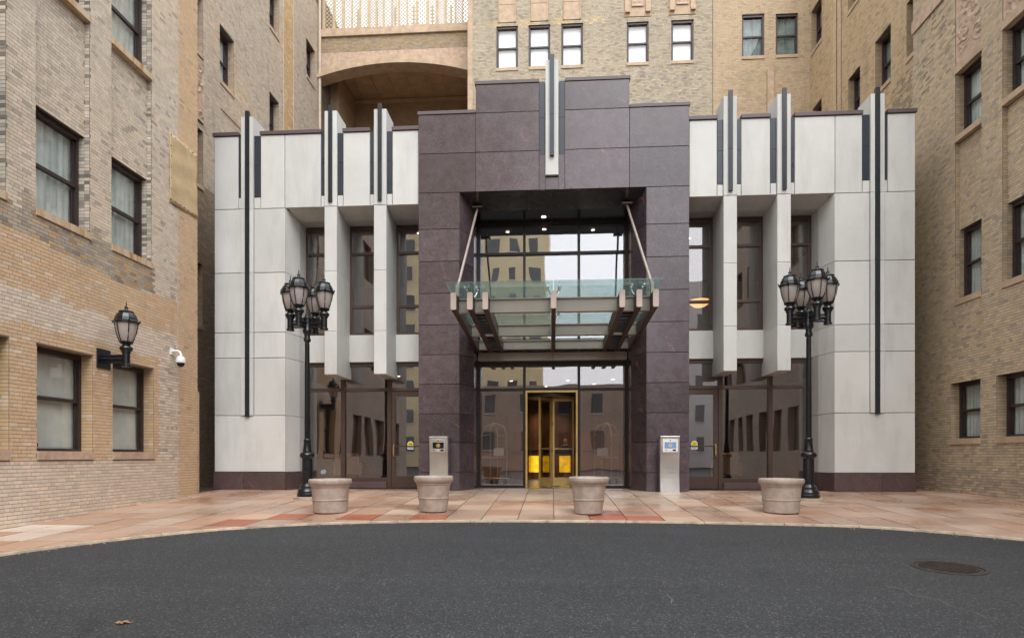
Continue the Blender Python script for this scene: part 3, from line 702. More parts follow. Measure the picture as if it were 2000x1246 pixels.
# ---- building behind the pavilion
BY = 22.8
bb = empty('brick_building', (3, 23.5, 0), 'pale brick building behind the entrance with a row of white-blind windows', 'building')
TB = lambda u, n, z: (u, BY+n, z)
W_B = [(-2.07,-1.26,15.12,16.77),(-.87,-.06,15.12,16.77),(.34,1.15,15.12,16.77),(2.74,3.54,15.12,16.72),(4.35,5.16,15.12,16.70),(6.88,7.68,15.18,16.79),(8.08,8.87,15.18,16.77)]
bh = [(*h,.16) for h in W_B]
pan = [(-2.0,-1.33,16.9,20,.02),(-.80,-.13,16.9,20,.02),(.41,1.08,16.9,20,.02),(2.66,3.62,16.9,20,.02),(4.27,5.24,16.9,20,.02)]
backing('wall', TB, -3.12, 9.3, 7.5, 20, bh, M['mortar_pale'], bb)
def c_back(u, z):
    if u > 5.84: return vary(lin(196,175,146), lin(176,156,132), .06, .15)
    if 16.72 < z < 16.98 and (u % 1.2) < .75 and u < 2 and random.random() < .6: return vary(lin(200,178,140), PALE, .05, .1)
    w = .5+.5*wav(u*.7, z*.9)
    if z < 15 and 2.6 < u < 5.4 and random.random() < .22: return vary(SOOT, GREY, .2, .2)
    c = tuple(lin(188,176,154)[i]*w+lin(180,169,150)[i]*(1-w) for i in range(3)); return vary(c, lin(148,138,124), .09, .14)
wb = Wall(); wb.lay(TB, -2.95, 5.83, 11., 18.5, bh+pan, c_back); wb.lay(TB, 5.85, 9.3, 11., 18.5, bh, c_back)
for h in bh: wb.jambs(TB, h, .16, c_back)
for i, (a, b, c, d) in enumerate(W_B):
    sash_window(TB, a, b, c+.08, d, .05, bb, 'terracotta', 'blind_white' if i < 5 else 'curtain_dark', .10, 'blind' if i < 5 else 'curtain', .5, 'pane_clear' if i < 5 else 'pane')
for a, b, c, d, _ in pan[:3]:
    m = MB(); ubox(m,TB,a,b,-.02,.03,c,d); m.build('terracotta_panel', M['terracotta'], bb)
    for e in (a+.02, b-.05): ubox(MB(),TB,e,e+.03,-.05,.0,c,d).build('panel_rib', M['terracotta'], bb)
    ubox(MB(),TB,a,b,-.024,.0,17.55,17.565).build('panel_joint', M['mortar'], bb)
for i, (a, b, c, d, _) in enumerate(pan[3:]):
    ubox(MB(),TB,a,b,-.02,.03,c,d).build('terracotta_panel', M['terracotta'], bb)
    relief(TB, a+.26, b-.26, 17.25, 18.6, -.02, bb, 30+i, 'terracotta_pink', .04, 16, 44)
    for e in (a+.02, b-.2):
        ubox(MB(),TB,e,e+.18,-.07,.0,17.12,18.8).build('panel_rib', M['terracotta'], bb)
        m = MB(); m.ext([(0.0,0.0),(.18,0),(.18,.05),(.15,.10),(.09,.12),(.03,.10),(0,.05)], lambda p,q,t: TB(e+p, t, 17.02+q), -.11, .0); m.build('panel_bracket', M['terracotta'], bb)
MB().box(5.828,5.852,BY-.012,BY,8,19).build('expansion_joint', M['mortar'], bb)
m = MB(); m.ext([(7.76,11.),(7.98,11.),(7.98,14.72),(7.93,14.80),(7.81,14.80),(7.76,14.72)], lambda a,b,t: (a,t,b), BY-.09, BY); m.build('terracotta_chase', M['terracotta'], bb)
for z0 in np.arange(7.5, 19, .55): MB().box(-3.14,-2.95,BY-.02,BY+.5,z0,z0+.545).build('quoin', M['terracotta'], bb)
MB().box(-3.10,9.2,BY+.7,30,7.5,20).build('core', M['room_core'], bb)
MB().quad((-3.12,BY,7.5),(-3.12,30,7.5),(-3.12,30,20),(-3.12,BY,20)).build('return_wall', M['brick_far_x'], bb)
wb.build('brickwork', bb)

# ---- arched bridge with lattice
ab = empty('arched_bridge', (-6.2, 24.5, 15.6), 'cream terracotta arched bridge with lattice screen between the brick buildings', 'bridge')
AY = 24.; A0, A1 = -9.3, -3.14
def arch_z(x, rise=.47, base=15.78):
    t = (x+6.2)/3.1; return base+rise*(1-t*t)
def arch_band(name, lo, hi, y0, y1, mat):
    m = MB(); xs_ = np.linspace(A0, A1, 33); vs_ = []
    for x in xs_: vs_ += [(x,y0,lo(x)),(x,y0,hi(x)),(x,y1,hi(x)),(x,y1,lo(x))]
    f = []
    for i in range(32):
        for k in range(4): f.append((i*4+k, i*4+(k+1)%4, (i+1)*4+(k+1)%4, (i+1)*4+k))
    m.add(vs_, f, False); return m.build(name, mat, ab)
arch_band('arch_rib', lambda x: arch_z(x), lambda x: arch_z(x)+.135, AY-.20, AY+.42, M['terracotta'])
arch_band('arch_rib', lambda x: arch_z(x)+.175, lambda x: arch_z(x)+.345, AY-.12, AY+.3, M['terracotta'])
arch_band('arch_spandrel', lambda x: arch_z(x)+.385, lambda x: 16.87, AY, AY+.3, M['terracotta_pink'])
arch_band('arch_shadow_backing', lambda x: arch_z(x)+.02, lambda x: arch_z(x)+.5, AY+.06, AY+.28, M['interior_dark'])  # dark backing that paints the shadow lines between the ribs
backing('parapet_wall', lambda u,n,z: (u,AY+n,z), A0, A1, 16.87, 17.46, [], M['mortar'], ab)
wa = Wall(); wa.lay(lambda u,n,z: (u,AY+n,z), A0, A1, 16.875, 17.46, [], lambda u,z: vary(lin(170,148,116), SOOT, .14, .3)); wa.build('brickwork', ab)
MB().box(A0,A1,AY-.08,AY+.4,17.47,17.64).build('cornice', M['terracotta'], ab, .01); MB().box(A0,A1,AY-.05,AY+.4,17.645,17.80).build('cornice', M['terracotta'], ab, .01)
# niche under the bridge: coffered ceiling, back wall
for i in range(8):
    for j in range(3):
        MB().box(A0+i*.77+.006,A0+(i+1)*.77-.006,AY+.45+j*1.05,AY+.45+(j+1)*1.05-.012,17.02,17.08).build('ceiling_panel', M['niche_panel'], ab)
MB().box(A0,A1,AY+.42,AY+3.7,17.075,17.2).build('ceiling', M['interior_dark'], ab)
MB().box(A0,A1,27.55,27.8,7.5,17.1).build('back_wall', M['brick_brown_y'], ab); MB().box(A0,A1,27.45,27.55,16.82,16.97).build('ceiling_moulding', M['niche_panel'], ab)
MB().box(A0+.0,A0+.35,25.3,27.5,7.5,17.0).build('side_pier', M['brick_brown_y'], ab)
# lattice screens
def lattice(y, seed):
    r_ = random.Random(seed); x = A0+.12; k = 0
    while x < A1-.1:
        w = r_.choice((.10,.05,.05)); MB().box(x,x+w,y-.03,y+.03,17.8,21.).build('lattice_post', M['cream_metal'], ab); nx = x+w+r_.choice((.24,.28,.32))
        m = MB(); a, b = x+w, min(nx, A1); z = 17.8; s_ = (b-a)/2
        while z < 19.6:
            for i in range(2):
                p = a+i*s_; t = .014
                for (q0, q1) in (((p,z),(p+s_,z+s_)),((p+s_,z),(p,z+s_))):
                    d = Vector((q1[0]-q0[0],0,q1[1]-q0[1])).normalized(); nn = Vector((-d.z,0,d.x))*t
                    m.add([(q0[0]-nn.x,y,q0[1]-nn.z),(q1[0]-nn.x,y,q1[1]-nn.z),(q1[0]+nn.x,y,q1[1]+nn.z),(q0[0]+nn.x,y,q0[1]+nn.z),
                           (q0[0]-nn.x,y+.02,q0[1]-nn.z),(q1[0]-nn.x,y+.02,q1[1]-nn.z),(q1[0]+nn.x,y+.02,q1[1]+nn.z),(q0[0]+nn.x,y+.02,q0[1]+nn.z)],
                          [(0,1,2,3),(7,6,5,4),(0,4,5,1),(1,5,6,2),(2,6,7,3),(3,7,4,0)])
                m.add([(p+s_/2+.035*math.cos(g), y-.006, z+s_/2+.035*math.sin(g)) for g in np.linspace(0,2*math.pi,7)[:-1]], [(5,4,3,2,1,0)])
            z += s_
        m.build('lattice_screen', M['cream_metal'], ab, kind='stuff'); x = nx; k += 1
lattice(AY+.1, 1)
for k in range(7): MB().box(A0+.5+k*.85,A0+.58+k*.85,AY+3.3,AY+3.38,17.2,21.).build('lattice_post', M['cream_metal'], ab)
MB().tube([(-9.22,23.9,7.8),(-9.22,23.9,20)], .055, 10).build('downpipe', M['pale_pipe'], ab)

# ------------------------------------------------------------------ entrance pavilion
pv = empty('entrance_pavilion', (0, 15, 0), 'white concrete entrance pavilion with dark granite portal and vertical fins', 'building')
YF, YW, YG, YP = 14.1, 15.0, 16.9, 14.03
def panel(x0, x1, z0, z1, y0=YF, y1=YF+.25, mat='concrete', name='concrete_panel', g=.006):
    if x0 > x1: x0, x1 = x1, x0
    return MB().cbox(x0+g, x1-g, y0, y1, z0+g, z1-g, .008).build(name, M[mat], pv)
for s in (-1, 1):
    # recessed dark joint backing
    MB().box(min(s*7.98,s*6.29),max(s*7.98,s*6.29),YF+.03,YF+.3,.0,8.35).build('joint_backing', M['concrete_joint'], pv)
    MB().box(min(s*6.2,s*3.05),max(s*6.2,s*3.05),YF+.03,YF+.3,6.68,8.35).build('joint_backing', M['concrete_joint'], pv)
    # upper panels
    for a, b in ((8.0,7.41),(6.87,6.285),(6.285,5.41),(4.88,4.24),(3.71,3.09)): panel(s*a, s*b, 6.63, 8.36)
    for a, b in ((7.41,7.335),(7.03,6.87)): panel(s*a, s*b, 6.63, 6.9)
    for a, b in ((5.41,5.315),(5.015,4.88),(4.24,4.135),(3.845,3.71)): panel(s*a, s*b, 6.63, 6.9)
    # copings
    for a, b in ((8.03,7.40),(6.88,5.40),(4.89,4.24),(3.72,3.08)): MB().box(min(s*a,s*b),max(s*a,s*b),YF-.03,YF+.4,8.365,8.45).build('coping', M['granite_cap'], pv, .006)
    # dark strips either side of each fin
    for a, b in ((7.405,7.335),(7.03,6.88),(5.405,5.315),(5.015,4.89),(4.235,4.135),(3.845,3.72)):
        x0, x1 = sorted((s*a, s*b))
        for z0, z1 in ((6.905,7.66),(7.668,8.36)): MB().box(x0,x1,YF+.015,YF+.1,z0,z1).build('dark_strip', M['dark_strip'], pv)
    # end bay courses
    for z0, z1 in ((5.12,6.63),(3.71,5.12),(3.11,3.71),(1.75,3.11),(.42,1.75)):
        if z0 > 1: panel(s*8.0, s*7.335, z0, z1); panel(s*7.03, s*6.265, z0, z1)
        else: panel(s*8.0, s*6.265, z0, z1)
        # splayed reveal then square return
        def fn(a, b, t): return (s*a, b, t)
        MB().ext([(6.262,YF+.004),(6.14,14.62),(6.14,YW+.06),(6.3,YW+.06)], fn, z0+.005, z1-.005).build('reveal_panel', M['concrete'], pv)
        # side wall of the pavilion
        MB().box(min(s*8.0,s*7.8),max(s*8.0,s*7.8),YF+.26,18,z0+.005,z1-.005).build('side_panel', M['concrete'], pv)
    MB().box(min(s*8.0,s*7.8),max(s*8.0,s*7.8),YF+.26,22.7,6.63,8.36).build('side_panel', M['concrete'], pv)
    MB().box(min(s*8.0,s*7.8),max(s*8.0,s*7.8),18,22.7,0,6.63).build('side_panel', M['concrete'], pv)
    # granite base
    for a, b in ((8.02,7.28),(7.28,6.26)): MB().cbox(s*a-(.003*s), s*b, YF-.02, YF+.2, 0., .415).build('granite_base', M['granite_base'], pv)
    MB().ext([(6.258,YF-.016),(6.12,14.62),(6.12,YW),(6.3,YW)], lambda a,b,t: (s*a,b,t), 0., .412).build('granite_base', M['granite_base'], pv)
    # soffit: sloped then flat
    MB().ext([(YF+.01,6.63),(14.62,6.50),(15.1,6.50),(15.1,6.6),(YF+.3,6.7)], lambda a,b,t: (t,a,b), min(s*6.2,s*3.09), max(s*6.2,s*3.09)).build('soffit', M['concrete'], pv)
    # long end fin
    FD = .06
    for z0, z1 in ((6.63,8.80),(5.12,6.63),(3.71,5.12),(3.11,3.71),(1.75,3.11)):
        for a, b in ((7.33,7.235),(7.125,7.035)): MB().box(min(s*a,s*b),max(s*a,s*b),YF-.03,YF+(.55 if z0 > 6 else .2),z0+.004,z1-.004).build('fin', M['concrete'], pv)
        MB().box(min(s*7.24,s*7.12),max(s*7.24,s*7.12),YF+.0,YF+(.55 if z0 > 6 else .2),z0,z1).build('fin_core', M['concrete_joint'], pv)
    zz = 1.72
    for z1 in (2.42,3.11,3.79,4.46,5.12,5.85,6.56,6.9,7.66,8.93):
        MB().box(min(s*7.225,s*7.135),max(s*7.225,s*7.135),YF-.055,YF+.03,zz+.004,z1-.004).build('fin_bar', M['bar_strip'], pv); zz = z1
    # two window fins a side
    for c in (5.165, 3.99):
        x0, x1 = s*c-.147, s*c+.147
        for z0, z1 in ((6.63,8.86),): MB().cbox(x0, x1, YF-.04, YF+.6, z0+.004, z1, .008).build('fin', M['concrete'], pv)
        for z0, z1 in ((5.12,6.624),(3.71,5.116),(2.70,3.706)): MB().cbox(x0, x1, YF-.04, YW+.12, z0, z1, .008).build('fin', M['concrete'], pv)
        zz = 6.72
        for z1 in (7.66, 8.97): MB().box(s*c-.045, s*c+.045, YF-.085, YF-.03, zz+.003, z1-.003).build('fin_bar', M['bar_strip'], pv); zz = z1
    # spandrel
    xs_ = [6.14, 5.312, 5.018, 4.137, 3.843, 3.09]
    for a, b in ((6.14,5.312),(5.018,4.137),(3.843,3.09)): MB().cbox(s*a, s*b, YW-.06, YW+.2, 3.115, 3.785, .008).build('spandrel', M['concrete'], pv)
    # upper windows
    for a, b in ((6.14,5.312),(5.018,4.137),(3.843,3.09)):
        x0, x1 = sorted((s*a, s*b)); m = MB(); w = .06
        m.box(x0,x0+w,YW,YW+.12,3.785,6.5).box(x1-w,x1,YW,YW+.12,3.785,6.5).box(x0+w,x1-w,YW,YW+.12,6.40,6.5).box(x0+w,x1-w,YW,YW+.12,3.785,3.85)
        for z in (5.82, 4.50): m.box(x0+w,x1-w,YW+.003,YW+.11,z-.03,z+.03)
        f = m.build('window', M['bronze'], pv)
        for z0, z1 in ((5.85,6.40),(4.53,5.79),(3.85,4.47)): MB().box(x0+w-.005,x1-w+.005,YW+.05,YW+.058,z0,z1).build('pane', M['lobby_glass'], f)
    # storefront at pavement level
    m = MB(); zt = 2.45; mull = [6.14, 5.20, 4.03, 3.09]
    for q in mull:
        e = .05 if q != 6.14 else .0; m.box(min(s*(q-.05),s*(q+.05)),max(s*(q-.05),s*(q+.05)),YW,YW+.14,.16 if q > 4.1 else 0.,3.11)
    m.box(min(s*6.14,s*3.09),max(s*6.14,s*3.09),YW+.004,YW+.13,3.02,3.115)
    m.box(min(s*6.14,s*3.09),max(s*6.14,s*3.09),YW-.01,YW+.135,zt-.045,zt+.03)
    m.box(min(s*6.1,s*4.05),max(s*6.1,s*4.05),YW+.004,YW+.13,.16,.26)
    sf = m.build('storefront', M['bronze'], pv)
    for a, b in zip(mull, mull[1:]):
        MB().box(min(s*(a-.045),s*(b+.045)),max(s*(a-.045),s*(b+.045)),YW+.06,YW+.07,zt+.03,3.02).build('transom_pane', M['lobby_glass'], sf)
        if b > 3.5: MB().box(min(s*(a-.045),s*(b+.045)),max(s*(a-.045),s*(b+.045)),YW+.06,YW+.07,.26,zt-.04).build('pane', M['lobby_glass'], sf)
    MB().cbox(s*6.13, s*4.085, YW-.05, YW+.12, 0, .155).build('granite_base', M['granite_base'], pv)
    # glazed side door
    x0, x1 = sorted((s*3.97, s*3.145)); m = MB()
    m.box(x0,x0+.10,YW+.01,YW+.07,.012,2.40).box(x1-.10,x1,YW+.01,YW+.07,.012,2.40).box(x0+.1,x1-.1,YW+.01,YW+.07,2.27,2.40).box(x0+.1,x1-.1,YW+.01,YW+.07,.012,.30)
    m.box(x0+.1,x1-.1,YW+.02,YW+.06,1.02,1.05)
    dr = m.build('door', M['bronze'], pv)
    MB().box(x0+.1,x1-.1,YW+.035,YW+.043,.30,2.27).build('pane', M['lobby_glass'], dr)
    hx = s*3.90
    MB().tube([(hx,YW+.01,1.07),(hx+s*-.0,YW-.06,1.07),(hx,YW-.07,1.03),(hx,YW-.07,.84),(hx,YW-.06,.80),(hx,YW+.01,.80)], .013, 8).build('pull_handle', M['brass'], dr)
# roof behind the parapet
MB().box(-7.8,7.8,YF+.4,BY-.02,8.0,8.12).build('roof', M['granite_cap'], pv)

# granite portal
YG = 15.4; JX, JY = 1.86, 14.6
def gpanel(x0, x1, z0, z1, y0=YP, y1=YP+.2): return MB().cbox(x0+.004, x1-.004, y0, y1, z0+.005, z1-.005, .004).build('granite_panel', M['granite'], pv)
MB().box(-3.07,3.07,YP+.02,YP+.5,6.90,8.66).build('portal_core', M['bronze_dark'], pv); MB().box(-1.74,1.74,YP+.02,YP+.5,8.66,9.30).build('portal_core', M['bronze_dark'], pv)
rows = [.0,.42,1.11,1.77,2.45,3.13,3.82,4.54,5.28,6.02,6.86]
for s in (-1, 1):
    MB().ext([(2.17,YP+.08),(3.06,YP+.08),(3.06,YG+.3),(1.9,YG+.3),(1.9,JY+.02)], lambda a,b,t: (s*a,b,t), 0., 6.88).build('portal_core', M['bronze_dark'], pv)
    for z0, z1 in zip(rows, rows[1:]):
        gpanel(min(s*2.13,s*3.08), max(s*2.13,s*3.08), z0, z1)
        MB().ext([(2.126,YP+.012),(2.19,YP+.012),(JX+.06,JY+.004),(JX,JY-.004)], lambda a,b,t: (s*a,b,t), z0+.005, z1-.005).build('jamb_panel', M['granite'], pv)
        MB().ext([(JX,JY+.004),(JX+.06,JY+.012),(JX+.06,YG-.03),(JX,YG-.03)], lambda a,b,t: (s*a,b,t), z0+.005, z1-.005).build('jamb_panel', M['granite'], pv)
        MB().box(min(s*3.06,s*3.082),max(s*3.06,s*3.082),YP+.21,YW,z0+.005,z1-.005).build('side_panel', M['granite'], pv)
    for a, b in ((3.08,1.75),(1.75,.29)):
        x0, x1 = sorted((s*a, s*b)); gpanel(x0, x1, 7.76, 8.66)
    x0, x1 = sorted((s*1.75, s*.29)); gpanel(x0, x1, 8.66, 9.31)
    x0, x1 = sorted((s*3.08, s*1.75)); gpanel(x0, x1, 6.86, 7.76); x0, x1 = sorted((s*1.75, s*.29)); gpanel(x0, x1, 6.86, 7.76)
    MB().box(min(s*3.1,s*1.755),max(s*3.1,s*1.755),YP-.02,YP+.52,8.662,8.74).build('coping', M['granite_cap'], pv, .005)
    MB().box(min(s*1.77,s*.29),max(s*1.77,s*.29),YP-.02,YP+.52,9.312,9.39).build('coping', M['granite_cap'], pv, .005)
    # blue-grey strips by the central fin
    x0, x1 = sorted((s*.285, s*.165))
    for z0, z1 in ((7.66,8.5),(8.508,9.33)): MB().box(x0,x1,YP+.01,YP+.12,z0,z1).build('dark_strip', M['dark_strip'], pv)
    MB().box(min(s*.285,s*.15),max(s*.285,s*.15),YP+.006,YP+.2,6.865,7.655).build('granite_panel', M['granite'], pv)
gpanel(-.15, .15, 6.86, 7.14)
MB().cbox(-.147,.147,YP-.06,YP+.55,7.17,9.78,.008).build('fin', M['concrete'], pv)
MB().box(-.05,.05,YP-.12,YP-.05,7.59,8.52).build('fin_bar', M['dark_strip'], pv); MB().box(-.05,.05,YP-.12,YP-.05,8.526,9.87).build('fin_bar', M['dark_strip'], pv)
# portal soffit: splayed band then flat band
for i in range(4):
    x0 = -2.12+i*1.06+.004; x1 = -2.12+(i+1)*1.06-.004
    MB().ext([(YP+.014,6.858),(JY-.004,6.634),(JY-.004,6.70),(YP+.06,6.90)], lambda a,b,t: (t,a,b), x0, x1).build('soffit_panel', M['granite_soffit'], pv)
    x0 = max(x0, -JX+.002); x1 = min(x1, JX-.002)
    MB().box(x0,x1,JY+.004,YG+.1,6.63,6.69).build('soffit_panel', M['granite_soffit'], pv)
MB().box(-2.1,2.1,YP+.5,YG+.3,6.91,7.1).build('portal_core', M['bronze_dark'], pv); MB().box(-1.9,1.9,JY+.01,YG+.3,6.70,6.90).build('portal_core', M['bronze_dark'], pv)
MB().lathe([(.055,6.622),(.055,6.629)], (-.2,15.02), 16).build('downlight', M['downlight'], pv)
# glazed wall of the portal
gx = [-1.86,-.69,.67,1.86]; m = MB()
for q, w in zip(gx, (.06,.065,.065,.06)):
    x0 = q if q < -1.5 else (q-w if q > 1.5 else q-w/2); m.box(x0,x0+w,YG-.04,YG+.12,0.,6.63)
for z, h in ((6.53,.10),(5.83,.06),(4.6,.06),(3.04,.12),(2.43,.06)): m.box(-1.8,1.8,YG-.035,YG+.115,z,z+h)
m.box(-1.8,-.7,YG-.035,YG+.115,0.,.06); m.box(.69,1.8,YG-.035,YG+.115,0.,.06)
gl = m.build('portal_glazing', M['bronze_dark'], pv)
gcol = ((-1.80,-.722),(-.658,.638),(.702,1.80))
for i, (a, b) in enumerate(gcol):
    for z0, z1 in ((5.89,6.53),(4.66,5.83),(3.16,4.6)): MB().box(a,b,YG+.03,YG+.04,z0,z1).build('pane', M['lobby_glass_upper'], gl)
    MB().box(a,b,YG+.03,YG+.04,2.49,3.04).build('transom_pane', M['lobby_glass'], gl)
    if i != 1: MB().box(a,b,YG+.03,YG+.04,.06,2.43).build('pane', M['lobby_glass'], gl)
# revolving door
rv = MB(); rv.box(-.658,-.615,YG-.05,YG+.1,0,2.43).box(.595,.638,YG-.05,YG+.1,0,2.43).box(-.615,.595,YG-.05,YG+.1,2.385,2.43)
rvo = rv.build('revolving_door', M['brass_dull'], pv); cy = YG+.66
MB().lathe([(.68,2.30),(.68,2.36)], (-.01,cy), 32).build('drum_ceiling', M['bronze_dark'], rvo)
MB().tube([(-.01,cy,0),(-.01,cy,2.30)], .03, 10).build('centre_post', M['brass'], rvo)
for a in (238, 2, 120):
    d = Vector((math.cos(R(a)), math.sin(R(a)))); n = Vector((-d.y, d.x)); m = MB()
    def bar(r0, r1, z0, z1, th=.022):
        m.add([(-.01+d.x*r+n.x*e, cy+d.y*r+n.y*e, z) for z in (z0,z1) for (r,e) in ((r0,-th),(r1,-th),(r1,th),(r0,th))], [(0,3,2,1),(4,5,6,7),(0,1,5,4),(1,2,6,5),(2,3,7,6),(3,0,4,7)])
    bar(.03,.075,.03,2.28); bar(.54,.58,.03,2.28); bar(.075,.54,2.22,2.28); bar(.075,.54,.03,.24); bar(.075,.54,.975,.995,.03)
    m.build('door_leaf', M['brass_dull'], rvo); m = MB(); bar(.07,.545,.24,2.22,.004); m.build('pane', M['door_glass'], rvo)
for a0, a1 in ((150,225),(-45,30)):
    m = MB(); vs_ = []
    for k in range(13):
        a = R(a0+(a1-a0)*k/12); vs_ += [(-.01+.64*math.cos(a), cy+.64*math.sin(a), .02), (-.01+.64*math.cos(a), cy+.64*math.sin(a), 2.30)]
    m.add(vs_, [(2*k,2*k+2,2*k+3,2*k+1) for k in range(12)], True); m.build('drum_wall', M['door_glass'], rvo)
# lobby shell
MB().box(-7.8,7.8,YW+.16,22.6,-.06,.004).build('lobby_floor', M['lobby_floor'], pv)
MB().box(-7.8,7.8,22.3,22.5,0,8.).build('lobby_wall', M['interior_wall'], pv)
MB().box(-7.8,-3.0,YW+.16,22.4,7.0,7.1).build('lobby_ceiling', M['interior_dark'], pv); MB().box(3.0,7.8,YW+.16,22.4,7.0,7.1).build('lobby_ceiling', M['interior_dark'], pv); MB().box(-3.,3.,YG+.25,22.4,6.9,7.0).build('lobby_ceiling', M['interior_dark'], pv)
MB().box(-7.8,-3.08,YW+.45,22.4,3.2,3.6).build('gallery_floor', M['interior_dark'], pv); MB().box(3.08,7.8,YW+.45,22.4,3.2,3.6).build('gallery_floor', M['interior_dark'], pv); MB().box(-3.08,3.08,YG+1.7,22.4,3.2,3.6).build('gallery_floor', M['interior_dark'], pv)
for i in range(4): MB().box(-3.+i*1.5+.02,-3.+(i+1)*1.5-.02,22.2,22.29,.0,3.2).build('wood_panel', M['wood_panel'], pv)
for (x,y,z) in ((-5.3,16.6,6.98),(-3.7,16.9,6.98),(-4.6,18.2,3.18),(-3.5,17.4,3.18),(5.0,16.6,6.98),(3.9,17.8,6.98),(4.6,17.6,3.18),(-1.3,19.6,3.18),(.5,19.6,3.18),(1.4,20.6,3.18),(-.2,21.2,3.18),(-1.2,16.6,6.85),(1.1,16.6,6.85),(1.9,19.4,3.18)):  # high centre pair over the luggage carts is added to brighten them
    dl = MB().lathe([(.05,z),(.05,z+.015)], (x,y), 16).build('downlight', M['downlight'], pv)
    ld = bpy.data.lights.new('downlight_and_fill', 'SPOT'); ld.energy = 100 if z < 6.8 or abs(x) > 2 else 420; ld.spot_size = R(110); ld.spot_blend = .6; ld.shadow_soft_size = .07; ld.color = (1, .82, .6)
    lo = bpy.data.objects.new('downlight_and_fill', ld); col.objects.link(lo); lo.location = (x, y, z-.02); attach(lo, pv)

# ------------------------------------------------------------------ entrance canopy
cp = empty('entrance_canopy', (0, 14.6, 3.6), 'taupe steel and teal glass canopy hung on rods over the entrance', 'canopy')
CY0, CY1 = 11.39, YG-.05
def cz(y): return 3.37+(CY1-y)/(CY1-CY0)*.165          # underside of the beams
for x in (-1.84,-1.53,-1.24,.03,1.29,1.60,1.90):
    w = .046; m = MB(); o = .02
    prof = [(CY0+.03,cz(CY0)),(CY1,cz(CY1)),(CY1,cz(CY1)+.22),(CY0+.03,cz(CY0)+.31)]
    m.ext(prof, lambda a,b,t: (t,a,b), x-w, x+w); b_ = m.build('beam', M['canopy_brown'], cp)
    m = MB(); z0 = cz(CY0)-.006; z1 = cz(CY0)+.316; r_ = .022; pl = []
    for (cx_, cz_, a0) in ((x+w-r_+.006,z0+r_,-90),(x+w-r_+.006,z1-r_,0),(x-w+r_-.006,z1-r_,90),(x-w+r_-.006,z0+r_,180)):
        for k in range(4): a = R(a0+k*30); pl.append((cx_+r_*math.cos(a), cz_+r_*math.sin(a)))
    m.ext(pl, lambda a,b,t: (a,t,b), CY0, CY0+.028); m.build('end_plate', M['taupe_end'], b_)
bx_ = [-1.84,-1.53,-1.24,.03,1.29,1.60,1.90]
for y, h in ((11.77,.25),(13.66,.23),(15.06,.20)):
    for a, b in zip(bx_, bx_[1:]):
        m = MB(); z = cz(y)+.03
        m.box(a+.052,b-.052,y,y+.015,z+.02,z+h).box(a+.052,b-.052,y-.03,y+.10,z,z+.02).box(a+.052,b-.052,y-.03,y+.10,z+h-.0,z+h+.02); m.build('purlin', M['taupe_paint'], cp)
for a, b in ((-1.53,-1.24),(1.29,1.60)):
    for k in range(14):
        y = 11.95+k*.235
        if abs(y-13.66) < .14: continue
        MB().box(a+.052,b-.052,y,y+.09,cz(y)+.02,cz(y)+.06).build('rung', M['bronze_dark'], cp)
m = MB().box(-1.84,.02,YG-.16,YG-.045,3.165,3.36); m.build('ledger', M['taupe_paint'], cp); MB().box(.028,1.84,YG-.16,YG-.045,3.165,3.36).build('ledger', M['taupe_paint'], cp)
def gz(y): return cz(y)+.385+(CY1-y)*.012
for (a, b) in ((-1.95,.022),(.038,2.0)):
    for (y0, y1) in ((11.2,13.32),(13.34,15.3)):
        m = MB(); m.add([(a,y0,gz(y0)),(b,y0,gz(y0)),(b,y1,gz(y1)),(a,y1,gz(y1)),(a,y0,gz(y0)+.018),(b,y0,gz(y0)+.018),(b,y1,gz(y1)+.018),(a,y1,gz(y1)+.018)], [(0,3,2,1),(4,5,6,7),(0,1,5,4),(1,2,6,5),(2,3,7,6),(3,0,4,7)])
        m.build('glass_panel', M['teal_glass'], cp)
for x in (-1.53,.03,1.60):
    for y in (11.62, 13.33, 14.95):
        m = MB(); zt = gz(y); zb = cz(y)+.27
        for dx, dy in ((-.11,-.10),(.11,-.10),(-.11,.10),(.11,.10)):
            m.tube([(x,y,zb),(x+dx*.6,y+dy*.6,zb+.05),(x+dx,y+dy,zt-.005)], [.014,.011,.010], 6); m.lathe([(.028,zt-.015),(.028,zt-.002)], (x+dx,y+dy), 10); m.lathe([(.026,zt+.018),(.02,zt+.032)], (x+dx,y+dy), 10)
        m.build('spider_fitting', M['stainless'], cp)
for s in (-1, 1):
    x0 = -1.76 if s < 0 else 1.74; x1 = -1.80 if s < 0 else 1.87
    m = MB().tube([(x0,14.5,6.68),(x1,11.64,gz(11.64)+.05)], .027, 12); m.build('hanger_rod', M['steel_rod'], cp)
    MB().box(x0-.12,x0+.12,14.36,14.62,6.635,6.67).build('anchor_plate', M['bronze'], cp)
    MB().box(x1-.028,x1+.028,11.57,11.71,cz(11.64)+.3,gz(11.64)+.09).build('clevis', M['steel_rod'], cp)

